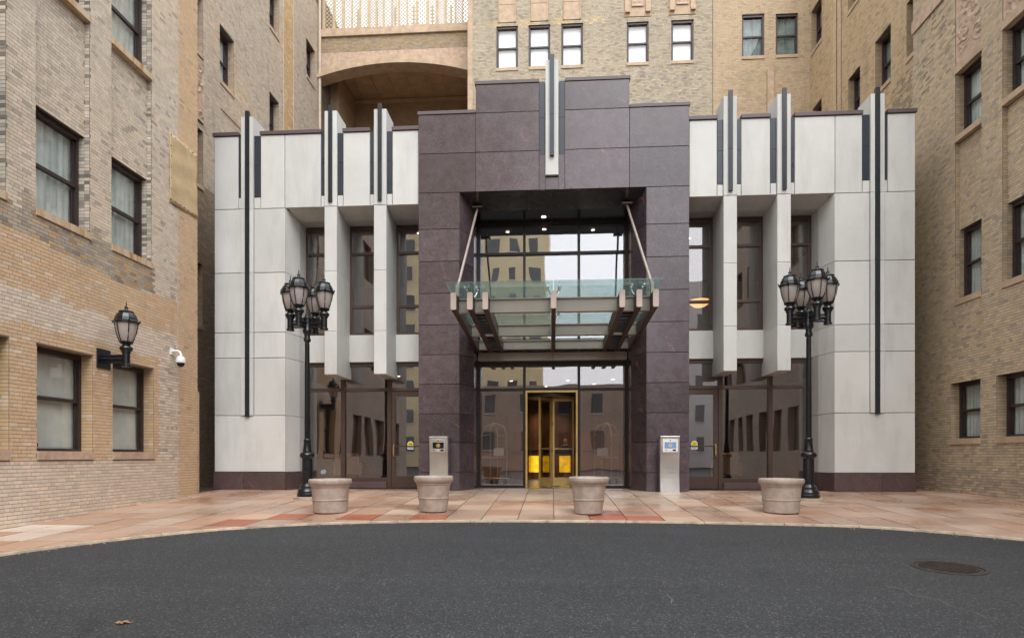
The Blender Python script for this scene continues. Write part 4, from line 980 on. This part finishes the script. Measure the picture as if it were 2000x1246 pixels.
# ------------------------------------------------------------------ lamps
def lantern(parent, ox=0, oy=0, oz=0, rot=0.):
    """lantern standing on an arm: stem, collar, glass bowl with ribs, roof, finial"""
    c = (ox, oy); P = lambda pr: [(r_, z+oz) for r_, z in pr]
    b = MB().lathe(P([(.055,-.14),(.078,-.135),(.078,-.10),(.060,-.085),(.060,.10),(.072,.105),(.072,.125),(.098,.155),(.104,.18),(.094,.205),(.062,.225),(.062,.245),(.10,.262),(.108,.285),(.10,.295)]), c, 16)
    st = b.build('lantern_stem', M['lamp_paint'], parent)
    MB().lathe(P([(.085,.29),(.118,.36),(.145,.45),(.160,.54),(.164,.61)]), c, 18, True, rot).build('lantern_glass', M['frosted'], parent)
    m = MB()
    for k in range(6):
        a = rot+k*math.pi/3; pts = [(c[0]+math.cos(a)*r_, c[1]+math.sin(a)*r_, oz+z) for r_, z in ((.098,.28),(.130,.36),(.158,.45),(.174,.54),(.180,.62))]; m.tube(pts, .0085, 6)
        m.tube([(c[0]+math.cos(a)*.17, c[1]+math.sin(a)*.17, oz+.615),(c[0]+math.cos(a)*.205, c[1]+math.sin(a)*.205, oz+.625),(c[0]+math.cos(a)*.222, c[1]+math.sin(a)*.222, oz+.655)], [.026,.02,.006], 6)
    m.build('lantern_rib', M['lamp_paint'], parent)
    MB().lathe(P([(.165,.60),(.196,.605),(.196,.635),(.182,.65),(.172,.70),(.142,.76),(.112,.79),(.118,.795),(.118,.81),(.05,.825),(.03,.835),(.022,.86),(.036,.875),(.022,.89),(.012,.90),(.004,.985)]), c, 12, False, rot).build('lantern_roof', M['lamp_paint'], parent)
def street_lamp(loc, rot, label):
    r0 = empty('street_lamp', (0,0,0), label, 'street lamp', 'street lamps flanking the entrance')
    MB().lathe([(.27,-.05),(.27,.035),(.26,.04)], (0,0), 20).build('footing', M['kerb_stone'], r0)
    MB().lathe([(.20,.04),(.20,.10),(.185,.115),(.19,.15),(.17,.19),(.14,.215),(.145,.245),(.118,.28),(.104,.30),(.100,.80),(.125,.82),(.14,.84),(.148,.87),(.14,.90),(.115,.925),(.085,.94),(.09,.96),(.08,.99),(.066,1.14),(.072,1.16),(.072,1.18),(.058,1.2)], (0,0), 18).build('base', M['lamp_paint'], r0)
    m = MB().lathe([(.050,1.2),(.043,3.15),(.066,3.16),(.072,3.2),(.056,3.24),(.056,3.3)], (0,0), 16)
    for k in range(12):
        a = k*math.pi/6; m.tube([(.047*math.cos(a),.047*math.sin(a),1.22),(.040*math.cos(a),.040*math.sin(a),3.12)], .006, 4)
    m.build('shaft', M['lamp_paint'], r0)
    MB().lathe([(.056,3.3),(.085,3.33),(.092,3.37),(.08,3.41),(.075,3.42),(.075,3.62),(.085,3.63),(.05,3.67),(.03,3.72)], (0,0), 14).build('hub', M['lamp_paint'], r0)
    for k in range(4):
        a = R(rot)+k*math.pi/2; d = (math.cos(a), math.sin(a)); m = MB()
        m.tube([(.05*d[0],.05*d[1],3.52),(.35*d[0],.35*d[1],3.52)], .036, 8); m.tube([(.05*d[0],.05*d[1],3.455),(.35*d[0],.35*d[1],3.455)], .022, 8); m.tube([(.05*d[0],.05*d[1],3.58),(.35*d[0],.35*d[1],3.58)], .018, 8)
        m.build('arm', M['lamp_paint'], r0); lantern(r0, .36*d[0], .36*d[1], 3.52, a)
    r0.location = loc; return r0
street_lamp((-4.93,12.11,zg(12.11)), -4, 'black four-lantern street lamp in front of the left storefront')
street_lamp((4.96,12.24,zg(12.24)), 1, 'black four-lantern street lamp beside the right concrete bay')
wlamp = empty('wall_lamp', (0,0,0), 'black single-lantern lamp on a bracket on the left brick wall', 'wall lamp')
m = MB().box(-.43,-.395,-.16,.16,-.17,.17); m.build('back_plate', M['lamp_paint'], wlamp, .01)
m = MB().tube([(-.40,0,.0),(-.05,0,.0)], .04, 8); m.tube([(-.40,0,.055),(-.05,0,.055)], .022, 8); m.tube([(-.40,0,-.055),(-.05,0,-.055)], .024, 8); m.build('bracket_arm', M['lamp_paint'], wlamp)
lantern(wlamp, 0, 0, 0, .3); wlamp.location = (XL+.42, 10.08, 2.46)

# ------------------------------------------------------------------ planters
def planter(loc, rim, h, bot, label):
    r0 = empty('planter', (0,0,0), label, 'planter', 'round taupe planters along the kerb'); R_ = rim/2; b = bot/2
    t = lambda z: b+(R_*.90-b)*(z/h)
    prof = [(b-.02,0),(b,.012),(t(.36*h),.36*h),(t(.36*h)+.008,.37*h),(t(.4*h)+.008,.40*h),(t(.41*h),.41*h),(t(.76*h),.76*h),(t(.76*h)+.010,.77*h),(t(.80*h)+.010,.80*h),(R_*.935,.83*h),(R_*.985,.87*h),(R_,.93*h),(R_*.985,.98*h),(R_*.95,h),(R_*.88,h),(R_*.85,.97*h),(R_*.82,.80*h)]
    MB().lathe(prof, (0,0), 48).build('pot', M['pot'], r0)
    m = MB(); vs_ = [(0,0,.89*h)]; rr = R_*.86
    for k in range(28): vs_.append((rr*.6*math.cos(k*math.pi/14), rr*.6*math.sin(k*math.pi/14), h*(.885+random.uniform(-.02,.03))))
    for k in range(28): vs_.append((rr*math.cos(k*math.pi/14), rr*math.sin(k*math.pi/14), h*.865))
    f = [(0,1+k,1+(k+1)%28) for k in range(28)]+[(1+k,29+k,29+(k+1)%28,1+(k+1)%28) for k in range(28)]
    m.add(vs_, f, True); m.build('soil', M['soil'], r0); r0.location = loc; r0.rotation_euler = (math.atan(.045)*.0, 0, random.uniform(0,6)); return r0
planter((-3.72,10.12,zg(10.12)), .71, .56, .55, 'wide low taupe planter in front of the left street lamp')
planter((-2.0,10.3,zg(10.3)), .67, .60, .45, 'tall taupe planter in front of the left intercom pedestal')
planter((.6,10.16,zg(10.16)), .66, .60, .45, 'tall taupe planter standing just right of the revolving door')
planter((3.78,10.42,zg(10.42)), .71, .56, .55, 'wide low taupe planter in front of the right street lamp')

# ------------------------------------------------------------------ intercom pedestals
def pedestal(x, y, label, screen, emblem):
    r0 = empty('intercom_pedestal', (x,y,0), label, 'intercom pedestal', 'steel intercom pedestals by the portal'); w = .205; H = 1.21; prof = []
    for k in range(13):
        z = H*k/12; prof.append((y-.10+.035*math.sin(math.pi*min(1, z/.95))*(1 if z < .95 else 0), z))
    prof += [(y-.12,H-.02),(y-.12,H),(y+.12,H),(y+.12,0)]
    prof = [(y-.10,0)]+prof[1:]
    MB().ext(prof, lambda a,b,t: (t,a,b), x-w, x+w).build('body', M['stainless'], r0)
    MB().box(x-w-.006,x+w+.006,y-.13,y+.12,H-.002,H+.022).build('cap', M['stainless'], r0, .006)
    f = MB().box(x-.165,x+.165,y-.135,y-.10,.88,1.17).build('faceplate', M['white_plastic' if screen == 'screen_blue' else 'stainless'], r0, .004)
    MB().box(x-.125,x+.125,y-.139,y-.134,.965,1.10).build('screen', M[screen], f)
    pts = [(x+.045*math.cos(a), .1+0*a, 1.03+.045*math.sin(a)) for a in np.linspace(0,2*math.pi,17)[:-1]]
    MB().add([(p[0], y-.1415, p[2]) for p in pts], [tuple(range(15,-1,-1))]).build('screen_emblem', M[emblem], f)
    MB().box(x+.05,x+.12,y-.139,y-.134,.905,.94).build('card_reader', M['black_plastic'], f)
    m = MB(); m.lathe([(.018,0),(.018,.01)], (0,0), 14); m.v = [(x+a-.0, y-.135-c, .922+b) for a,b,c in m.v]; m.build('call_button', M['paper'], f)
    MB().box(x-.012,x+.012,y-.138,y-.134,1.125,1.145).build('camera_lens', M['black_plastic'], f)
    for k in range(2): MB().box(x-.12+k*.035,x-.10+k*.035,y-.138,y-.134,.915,.93).build('key', M['black_plastic'], f)
pedestal(-2.535, 13.72, 'brushed steel intercom pedestal with dark screen beside the left granite pier', 'black_plastic', 'brass')
pedestal(2.575, 13.72, 'brushed steel intercom pedestal with blue screen beside the right granite pier', 'screen_blue', 'taupe_end')

# ------------------------------------------------------------------ small things on walls and glass
ct = empty('security_camera', (XL,11.98,2.9), 'white dome security camera on an arm on the left brick wall', 'security camera')
MB().box(XL-.0,XL+.025,11.92,12.04,2.84,2.99).build('mount_plate', M['white_plastic'], ct, .006)
MB().tube([(XL+.02,11.98,2.92),(XL+.13,11.98,2.92),(XL+.175,11.98,2.905),(XL+.20,11.98,2.86),(XL+.20,11.98,2.80)], .026, 12).build('arm', M['white_plastic'], ct)
MB().lathe([(.034,2.82),(.06,2.808),(.082,2.77),(.092,2.73),(.092,2.685),(.084,2.675)], (XL+.20,11.98), 20).build('housing', M['white_plastic'], ct)
MB().lathe([(.010,2.59),(.036,2.598),(.06,2.622),(.072,2.652),(.072,2.685)], (XL+.20,11.98), 20).build('dome', M['black_plastic'], ct)
tp = empty('wall_sheet', (XL,12.3,6.6), 'tan weatherproof sheet pinned across the left brick corner', 'sheet')
m = MB(); vs_ = []; nu, nz = 16, 20
for j in range(nz+1):
    for i in range(nu+1):
        u = 11.9+.97*i/nu; z = 5.95+1.36*j/nz; z -= .05*(1-i/nu)*(j == 0); vs_.append((XL+.025+.007*math.sin(u*9+z*4)+.006*math.sin(z*13-u*3), u, z))
m.add(vs_, [(j*17+i,j*17+i+1,(j+1)*17+i+1,(j+1)*17+i) for j in range(nz) for i in range(nu)], True)
o = m.build('sheet', M['tarp'], tp); sd = o.modifiers.new('solid', 'SOLIDIFY'); sd.thickness = .012
for k in range(7):
    for (u, z) in ((11.93,5.98+k*.215),(11.93+k*.15,7.28),(11.93+k*.15,5.98)): MB().box(XL+.012,XL+.038,u-.007,u+.007,z-.007,z+.007).build('fastener', M['iron'], tp)
def sticker(x, y, z, label):
    r0 = empty('sticker', (x,y,z), label, 'sticker', 'stickers on the side door glass')
    pl = [(-.075,-.10),(.075,-.10),(.075,.03)]+[(.075*math.cos(a), .03+.075*math.sin(a)) for a in np.linspace(0,math.pi,12)[1:-1]]+[(-.075,.03)]
    MB().ext(pl, lambda a,b,t: (x+a,t,z+b), y-.003, y).build('backing', M['paper'], r0)
    MB().add([(x+.062*math.cos(a), y-.005, z+.03+.062*math.sin(a)) for a in np.linspace(0,2*math.pi,21)[:-1]], [tuple(range(19,-1,-1))]).build('yellow_disc', M['sticker_yellow'], r0)
    for k in range(5): MB().box(x-.045+k*.02,x-.032+k*.02,y-.0065,y-.0055,z+.02,z+.04).build('lettering', M['ink'], r0)
    for k in range(6): MB().box(x-.055+k*.02,x-.042+k*.02,y-.005,y-.004,z-.075,z-.055).build('lettering', M['paper_blue'], r0)
sticker(-3.50, YW+.033, 1.06, 'yellow and white sticker on the glass of the left side door')
sticker(3.42, YW+.033, 1.06, 'yellow and white sticker on the glass of the right side door')
pl = [(0,0),(.06,-.03),(.10,.0),(.13,-.05),(.15,.0),(.2,.02),(.22,.08),(.18,.14),(.1,.16),(.03,.13),(-.01,.07)]
o = MB().ext(pl, lambda a,b,t: (-5.78+a*.65,t,.36+b*.65), YW+.057, YW+.0595).build('window_decal', M['decal_blue']); tag(o, 'small white decal low on the left storefront glass', 'decal')
# panda figurine on the sill
pd = empty('figurine', (XL-.36,8.98,.93), 'small black and white bear figurine standing inside the left ground window', 'figurine')
px_, py_ = XL-.31, 8.98
MB().lathe([(.02,.90),(.045,.92),(.055,.97),(.05,1.02),(.03,1.05)], (px_,py_), 12).build('body', M['white_plastic'], pd)
MB().lathe([(.01,1.045),(.04,1.06),(.05,1.09),(.04,1.125),(.01,1.14)], (px_,py_), 12).build('head', M['white_plastic'], pd)
for s in (-1,1):
    MB().lathe([(.004,1.115),(.018,1.125),(.018,1.14),(.004,1.15)], (px_,py_+s*.04), 8).build('ear', M['black_plastic'], pd)
    MB().tube([(px_+.02,py_+s*.05,1.02),(px_+.04,py_+s*.055,.95)], .015, 6).build('arm', M['black_plastic'], pd); MB().tube([(px_+.0,py_+s*.03,.93),(px_+.05,py_+s*.035,.905)], .018, 6).build('leg', M['black_plastic'], pd)
    MB().lathe([(.002,1.08),(.011,1.088),(.011,1.1),(.002,1.106)], (px_+.04,py_+s*.018), 8).build('eye_patch', M['black_plastic'], pd)
# manhole cover, leaf
mc = empty('manhole_cover', (4.03,6.53,rd(6.53)), 'rusty round iron manhole cover set in the asphalt', 'manhole cover')
def tilt(m, cx, cy): m.v = [(x,y,z+rd(y)) for x,y,z in m.v]; return m
tilt(MB().lathe([(.335,-.02),(.335,.006),(.30,.006),(.30,-.02)], (4.03,6.53), 36, False), 0, 0).build('ring', M['iron'], mc)
tilt(MB().lathe([(.29,-.02),(.29,.004),(.01,.005)], (4.03,6.53), 36, False), 0, 0).build('lid', M['iron'], mc)
m = MB()
for i in range(-6,7):
    for j in range(-6,7):
        x, y = i*.042, j*.042
        if math.hypot(x,y) < .265: m.box(4.03+x-.013,4.03+x+.013,6.53+y-.013,6.53+y+.013,.004,.012)
tilt(m,0,0).build('tread_studs', M['iron'], mc, kind='stuff')
m = MB(); vs_ = [(0,0,.012)]
for k in range(18):
    a = k*math.pi/9; r_ = .032*(1+.35*math.cos(5*a))*(1.15 if k < 9 else .9); vs_.append((r_*math.cos(a)*1.3, r_*math.sin(a), .008+.012*math.sin(3*a)**2))
m.add(vs_, [(0,1+k,1+(k+1)%18) for k in range(18)]); m.tube([(.035,0,.01),(.075,.012,.012)], .002, 5); o = m.build('fallen_leaf', M['leaf_brown']); o.location = (-3.16,4.33,rd(4.33)); tag(o, 'dry brown leaf lying on the asphalt near the left', 'leaf')

# ------------------------------------------------------------------ lobby furniture
def cart(x, y, label):
    r0 = empty('luggage_cart', (0,0,0), label, 'luggage cart', 'brass luggage carts in the lobby'); a, b = .27, .48
    m = MB(); pl = []
    for (cx_, cy_, s0) in ((a-.08,b-.08,0),(-a+.08,b-.08,90),(-a+.08,-b+.08,180),(a-.08,-b+.08,270)):
        for k in range(5): g = R(s0+k*22.5); pl.append((cx_+.08*math.cos(g), cy_+.08*math.sin(g)))
    m.prism(pl, .17, .22); m.build('deck', M['fabric_navy'], r0)
    MB().tube([(p[0]*1.03,p[1]*1.03,.2) for p in pl+[pl[0]]], .018, 8).build('bumper', M['brass'], r0)
    for sy in (-1, 1):
        MB().tube([(-a+.04,sy*(b-.1),.2),(-a+.04,sy*(b-.1),1.35),(-a+.10,sy*(b-.18),1.58),(0,sy*(b-.42),1.68),(a-.10,sy*(b-.18),1.58),(a-.04,sy*(b-.1),1.35),(a-.04,sy*(b-.1),.2)], .016, 8).build('hoop', M['brass'], r0)
        MB().tube([(-a+.04,sy*(b-.1),.75),(a-.04,sy*(b-.1),.75)], .012, 8).build('cross_bar', M['brass'], r0)
    MB().tube([(0,-.09,1.68),(0,.09,1.68)], .016, 8).build('top_rail', M['brass'], r0)
    for sx in (-1,1): MB().tube([(sx*(a-.04),-b+.1,1.35),(sx*(a-.04),b-.1,1.35)], .014, 8).build('hang_rail', M['brass'], r0)
    for sx in (-1,1):
        for sy in (-1,1):
            m = MB().lathe([(.075,-.022),(.085,-.01),(.085,.01),(.075,.022)], (0,0), 16); m.v = [(sx*(a-.08)+z, sy*(b-.12)+y_, .085+x_) for x_,y_,z in m.v]; m.build('wheel', M['black_plastic'], r0)
    MB().box(-.14,.14,-b+.085,-b+.095,.80,1.0).build('name_card', M['paper'], r0)
    r0.location = (x,y,.004); return r0
c_ = cart(-1.56, 16.5, 'brass luggage cart behind the glass left of the revolving door'); c_.rotation_euler = (0,0,R(24))
c_ = cart(1.46, 16.6, 'brass luggage cart behind the glass right of the revolving door'); c_.rotation_euler = (0,0,R(-20))
dk = empty('reception_desk', (0,21,0), 'reception desk with glowing yellow onyx panels inside the lobby', 'desk')
MB().box(-1.4,1.4,21.0,21.6,.0,.95).build('carcass', M['wood_panel'], dk); MB().box(-1.46,1.46,20.94,21.66,.955,1.0).build('counter', M['black_plastic'], dk)
for x in (-.60,-.12,.44): MB().box(x-.19,x+.19,20.97,20.995,.24,.80).build('onyx_panel', M['onyx_glow'], dk)
# clerk behind the desk
def person(loc, label):
    r0 = empty('person', loc, label, 'person')
    P = {'pel':(0,0,.62),'sp':(0,0,.85),'ch':(0,-.02,1.06),'nk':(0,-.03,1.22),'hd0':(0,-.05,1.29),'hd':(0,-.06,1.38),'hd1':(0,-.05,1.46)}
    names = list(P); v = [P[k] for k in names]; e = [(i,i+1) for i in range(len(v)-1)]; rad = [.15,.13,.15,.055,.06,.088,.06]
    def chain(start, pts, rs):
        p = start
        for q, r_ in zip(pts, rs): v.append(q); rad.append(r_); e.append((p, len(v)-1)); p = len(v)-1
        return p
    for s in (-1,1):
        h = chain(2, [(s*.17,-.02,1.12),(s*.24,-.08,.90),(s*.16,-.28,.95),(s*.13,-.34,.97)], [.065,.047,.036,.03])
        for k in range(4): chain(h, [(s*(.10+.018*k),-.38,.97),(s*(.10+.018*k),-.42,.955)], [.010,.008])
        chain(h, [(s*.09,-.345,.97),(s*.075,-.37,.965)], [.011,.009])
        chain(0, [(s*.09,-.02,.50),(s*.10,-.12,.30),(s*.10,-.03,.07),(s*.11,-.16,.04)], [.085,.06,.045,.035])
    me = bpy.data.meshes.new('body'); me.from_pydata(v, e, []); o = bpy.data.objects.new('body', me); col.objects.link(o); o.parent = r0
    sk = o.modifiers.new('skin', 'SKIN'); sl = me.skin_vertices[0].data if me.skin_vertices else None
    if sl is None:
        bpy.context.view_layer.objects.active = o; sl = me.skin_vertices.new().data if hasattr(me.skin_vertices, 'new') else None
    if sl:
        for i, r_ in enumerate(rad): sl[i].radius = (r_, r_*.8 if i < 3 else r_)
        sl[0].use_root = True
    ss = o.modifiers.new('sub', 'SUBSURF'); ss.levels = ss.render_levels = 2
    mt, nt, out = newmat('clothed_skin'); sp = N(nt, 'ShaderNodeSeparateXYZ'); tc = N(nt, 'ShaderNodeTexCoord'); nt.links.new(tc.outputs['Object'], sp.inputs[0])
    rr = ramp(nt, sp.outputs[2], [(.0, lin(24,24,28)), (1., lin(24,24,28))]); 
    gt = N(nt, 'ShaderNodeMath', operation='GREATER_THAN'); gt.inputs[1].default_value = 1.2; nt.links.new(sp.outputs[2], gt.inputs[0])
    lt = N(nt, 'ShaderNodeMath', operation='LESS_THAN'); lt.inputs[1].default_value = -.32; nt.links.new(sp.outputs[1], lt.inputs[0])
    mx = N(nt, 'ShaderNodeMath', operation='MAXIMUM'); nt.links.new(gt.outputs[0], mx.inputs[0]); nt.links.new(lt.outputs[0], mx.inputs[1])
    principled(nt, out, mixc(nt, mx.outputs[0], lin(24,24,28), lin(186,136,110)), .7); me.materials.append(mt)
    m = MB(); seg = 16
    vs_ = [(0,-.04,1.52)]
    for j, t in enumerate((.35,.75,1.15,1.5)):
        for k in range(seg):
            a = 2*math.pi*k/seg; fr_ = .5-.5*math.cos(a+math.pi/2); tt = t*(.72+.35*(.5+.5*math.sin(a))); vs_.append((.100*math.sin(tt)*math.cos(a), -.045+.108*math.sin(tt)*math.sin(a), 1.42+.1*math.cos(tt)))
    f = [(0,1+k,1+(k+1)%seg) for k in range(seg)]+[(1+j*seg+k,1+(j+1)*seg+k,1+(j+1)*seg+(k+1)%seg,1+j*seg+(k+1)%seg) for j in range(3) for k in range(seg)]
    o2 = m.add(vs_, f, True).mesh('hair', M['hair']); h_ = bpy.data.objects.new('hair', o2); col.objects.link(h_); h_.parent = r0
    for s in (-1,1):
        mm = MB().lathe([(.002,-.01),(.010,-.005),(.010,.005),(.002,.01)], (0,0), 8); mm.v = [(s*.032+x_, -.138+y_*.5, 1.39+z) for x_,y_,z in mm.v]
        q = bpy.data.objects.new('eye', mm.mesh('eye', M['black_plastic'])); col.objects.link(q); q.parent = r0
    mm = MB().tube([(0,-.135,1.39),(0,-.158,1.355),(0,-.14,1.35)], [.008,.013,.008], 8); q = bpy.data.objects.new('nose', mm.mesh('nose', M['skin'])); col.objects.link(q); q.parent = r0
    mm = MB().box(-.022,.022,-.139,-.13,1.318,1.327); q = bpy.data.objects.new('mouth', mm.mesh('mouth', M['petal_red'])); col.objects.link(q); q.parent = r0
    return r0
person((.48,22.0,-.03), 'person in dark clothes leaning on the reception desk')
# flower stand, chairs, pendant seen dimly through the glass
fl = empty('flower_stand', (-4.45,15.95,0), 'red flowers in a vase on a small dark table behind the left glass', 'plant')
m = MB().lathe([(.22,.70),(.22,.73)], (-4.55,15.95), 20); m.build('table_top', M['fabric_navy'], fl)
for k in range(3): a = k*2.094; MB().tube([(-4.55+.05*math.cos(a),15.95+.05*math.sin(a),.70),(-4.55+.18*math.cos(a),15.95+.18*math.sin(a),.005)], .012, 6).build('leg', M['black_plastic'], fl)
MB().lathe([(.05,.73),(.07,.80),(.04,.88),(.05,.90)], (-4.45,15.9), 14).build('vase', M['black_plastic'], fl)
for k in range(9):
    a = k*2.4; r_ = .05+.02*k; z = .98+.02*(k % 4); MB().tube([(-4.45,15.9,.88),(-4.45+r_*math.cos(a),15.9+r_*math.sin(a),z)], .006, 5).build('stem', M['leaf_green'], fl)
    m = MB(); vs_ = [(-4.45+r_*math.cos(a),15.9+r_*math.sin(a),z)]
    for q in range(14): g = q*math.pi/7; rr = .045*(1+.4*math.cos(7*g)); vs_.append((vs_[0][0]+rr*math.cos(g), vs_[0][1]+rr*math.sin(g)*.6, z+.02+.03*math.sin(g)))
    m.add(vs_, [(0,1+q,1+(q+1)%14) for q in range(14)]).build('flower', M['petal_red'], fl)
def chair(x, y, rz, label):
    r0 = empty('lounge_chair', (0,0,0), label, 'chair', 'lounge chairs behind the storefront glass')
    MB().box(-.30,.30,-.28,.28,.28,.44).build('seat', M['fabric_tan'], r0, .03); MB().box(-.30,.30,.22,.34,.30,.86).build('backrest', M['fabric_tan'], r0, .03)
    for s in (-1,1):
        MB().box(s*.33-.05,s*.33+.05,-.28,.32,.26,.60).build('armrest', M['fabric_tan'], r0, .02)
        for t in (-.22,.26): MB().tube([(s*.28,t,.28),(s*.30,t*1.08,.005)], .018, 6).build('leg', M['black_plastic'], r0)
    r0.location = (x,y,.004); r0.rotation_euler = (0,0,R(rz))
chair(4.55,16.3,160,'tan lounge chair behind the right storefront glass'); chair(-5.6,16.5,200,'tan lounge chair behind the left storefront glass')
pn = empty('pendant_lamp', (3.75,16.6,5.4), 'glowing amber bowl pendant behind the right upper window', 'pendant lamp')
MB().lathe([(.03,4.78),(.14,4.80),(.24,4.87),(.28,4.96),(.26,4.97)], (3.95,16.8), 20).build('bowl', M['lamp_warm'], pn)
MB().tube([(3.95,16.8,4.96),(3.95,16.8,7.0)], .012, 6).build('stem', M['brass'], pn)

# ------------------------------------------------------------------ buildings across the street (behind the camera, seen in the glass)
def block(x0, x1, y, h, mat, nx, nz, label, name):
    r0 = empty(name, ((x0+x1)/2, y-8, -.6), label, 'building'); MB().box(x0,x1,y-16,y,-1,h).build('wall', M[mat], r0)
    dx = (x1-x0)/nx; me = MB().box(-.55,.55,-.06,.06,-.85,.85).mesh('window', M['far_glass']); mf = MB().box(-.63,.63,-.03,.03,-.96,-.86).mesh('sill', M['far_pale'])
    for i in range(nx):
        for j in range(nz):
            o = bpy.data.objects.new('window', me); col.objects.link(o); o.parent = r0; o.location = Vector((x0+dx*(i+.5), y, 2.2+j*3.5))-Vector(r0.location)
            q = bpy.data.objects.new('sill', mf); col.objects.link(q); q.parent = o; q.location = (0,.06,0)
block(-24, -.9, -45, 52, 'far_tan', 9, 14, 'tall tan brick tower across the street, reflected in the entrance glass', 'tower')
block(13, 42, -42, 21, 'far_pale', 11, 5, 'pale low office block across the street, reflected in the right door', 'office_block')

block(-7.4, 12.5, -27, 7.4, 'brick_far_y', 6, 2, 'low pinkish brick block closing the far end of the court, reflected in the entrance glass', 'brick_block')
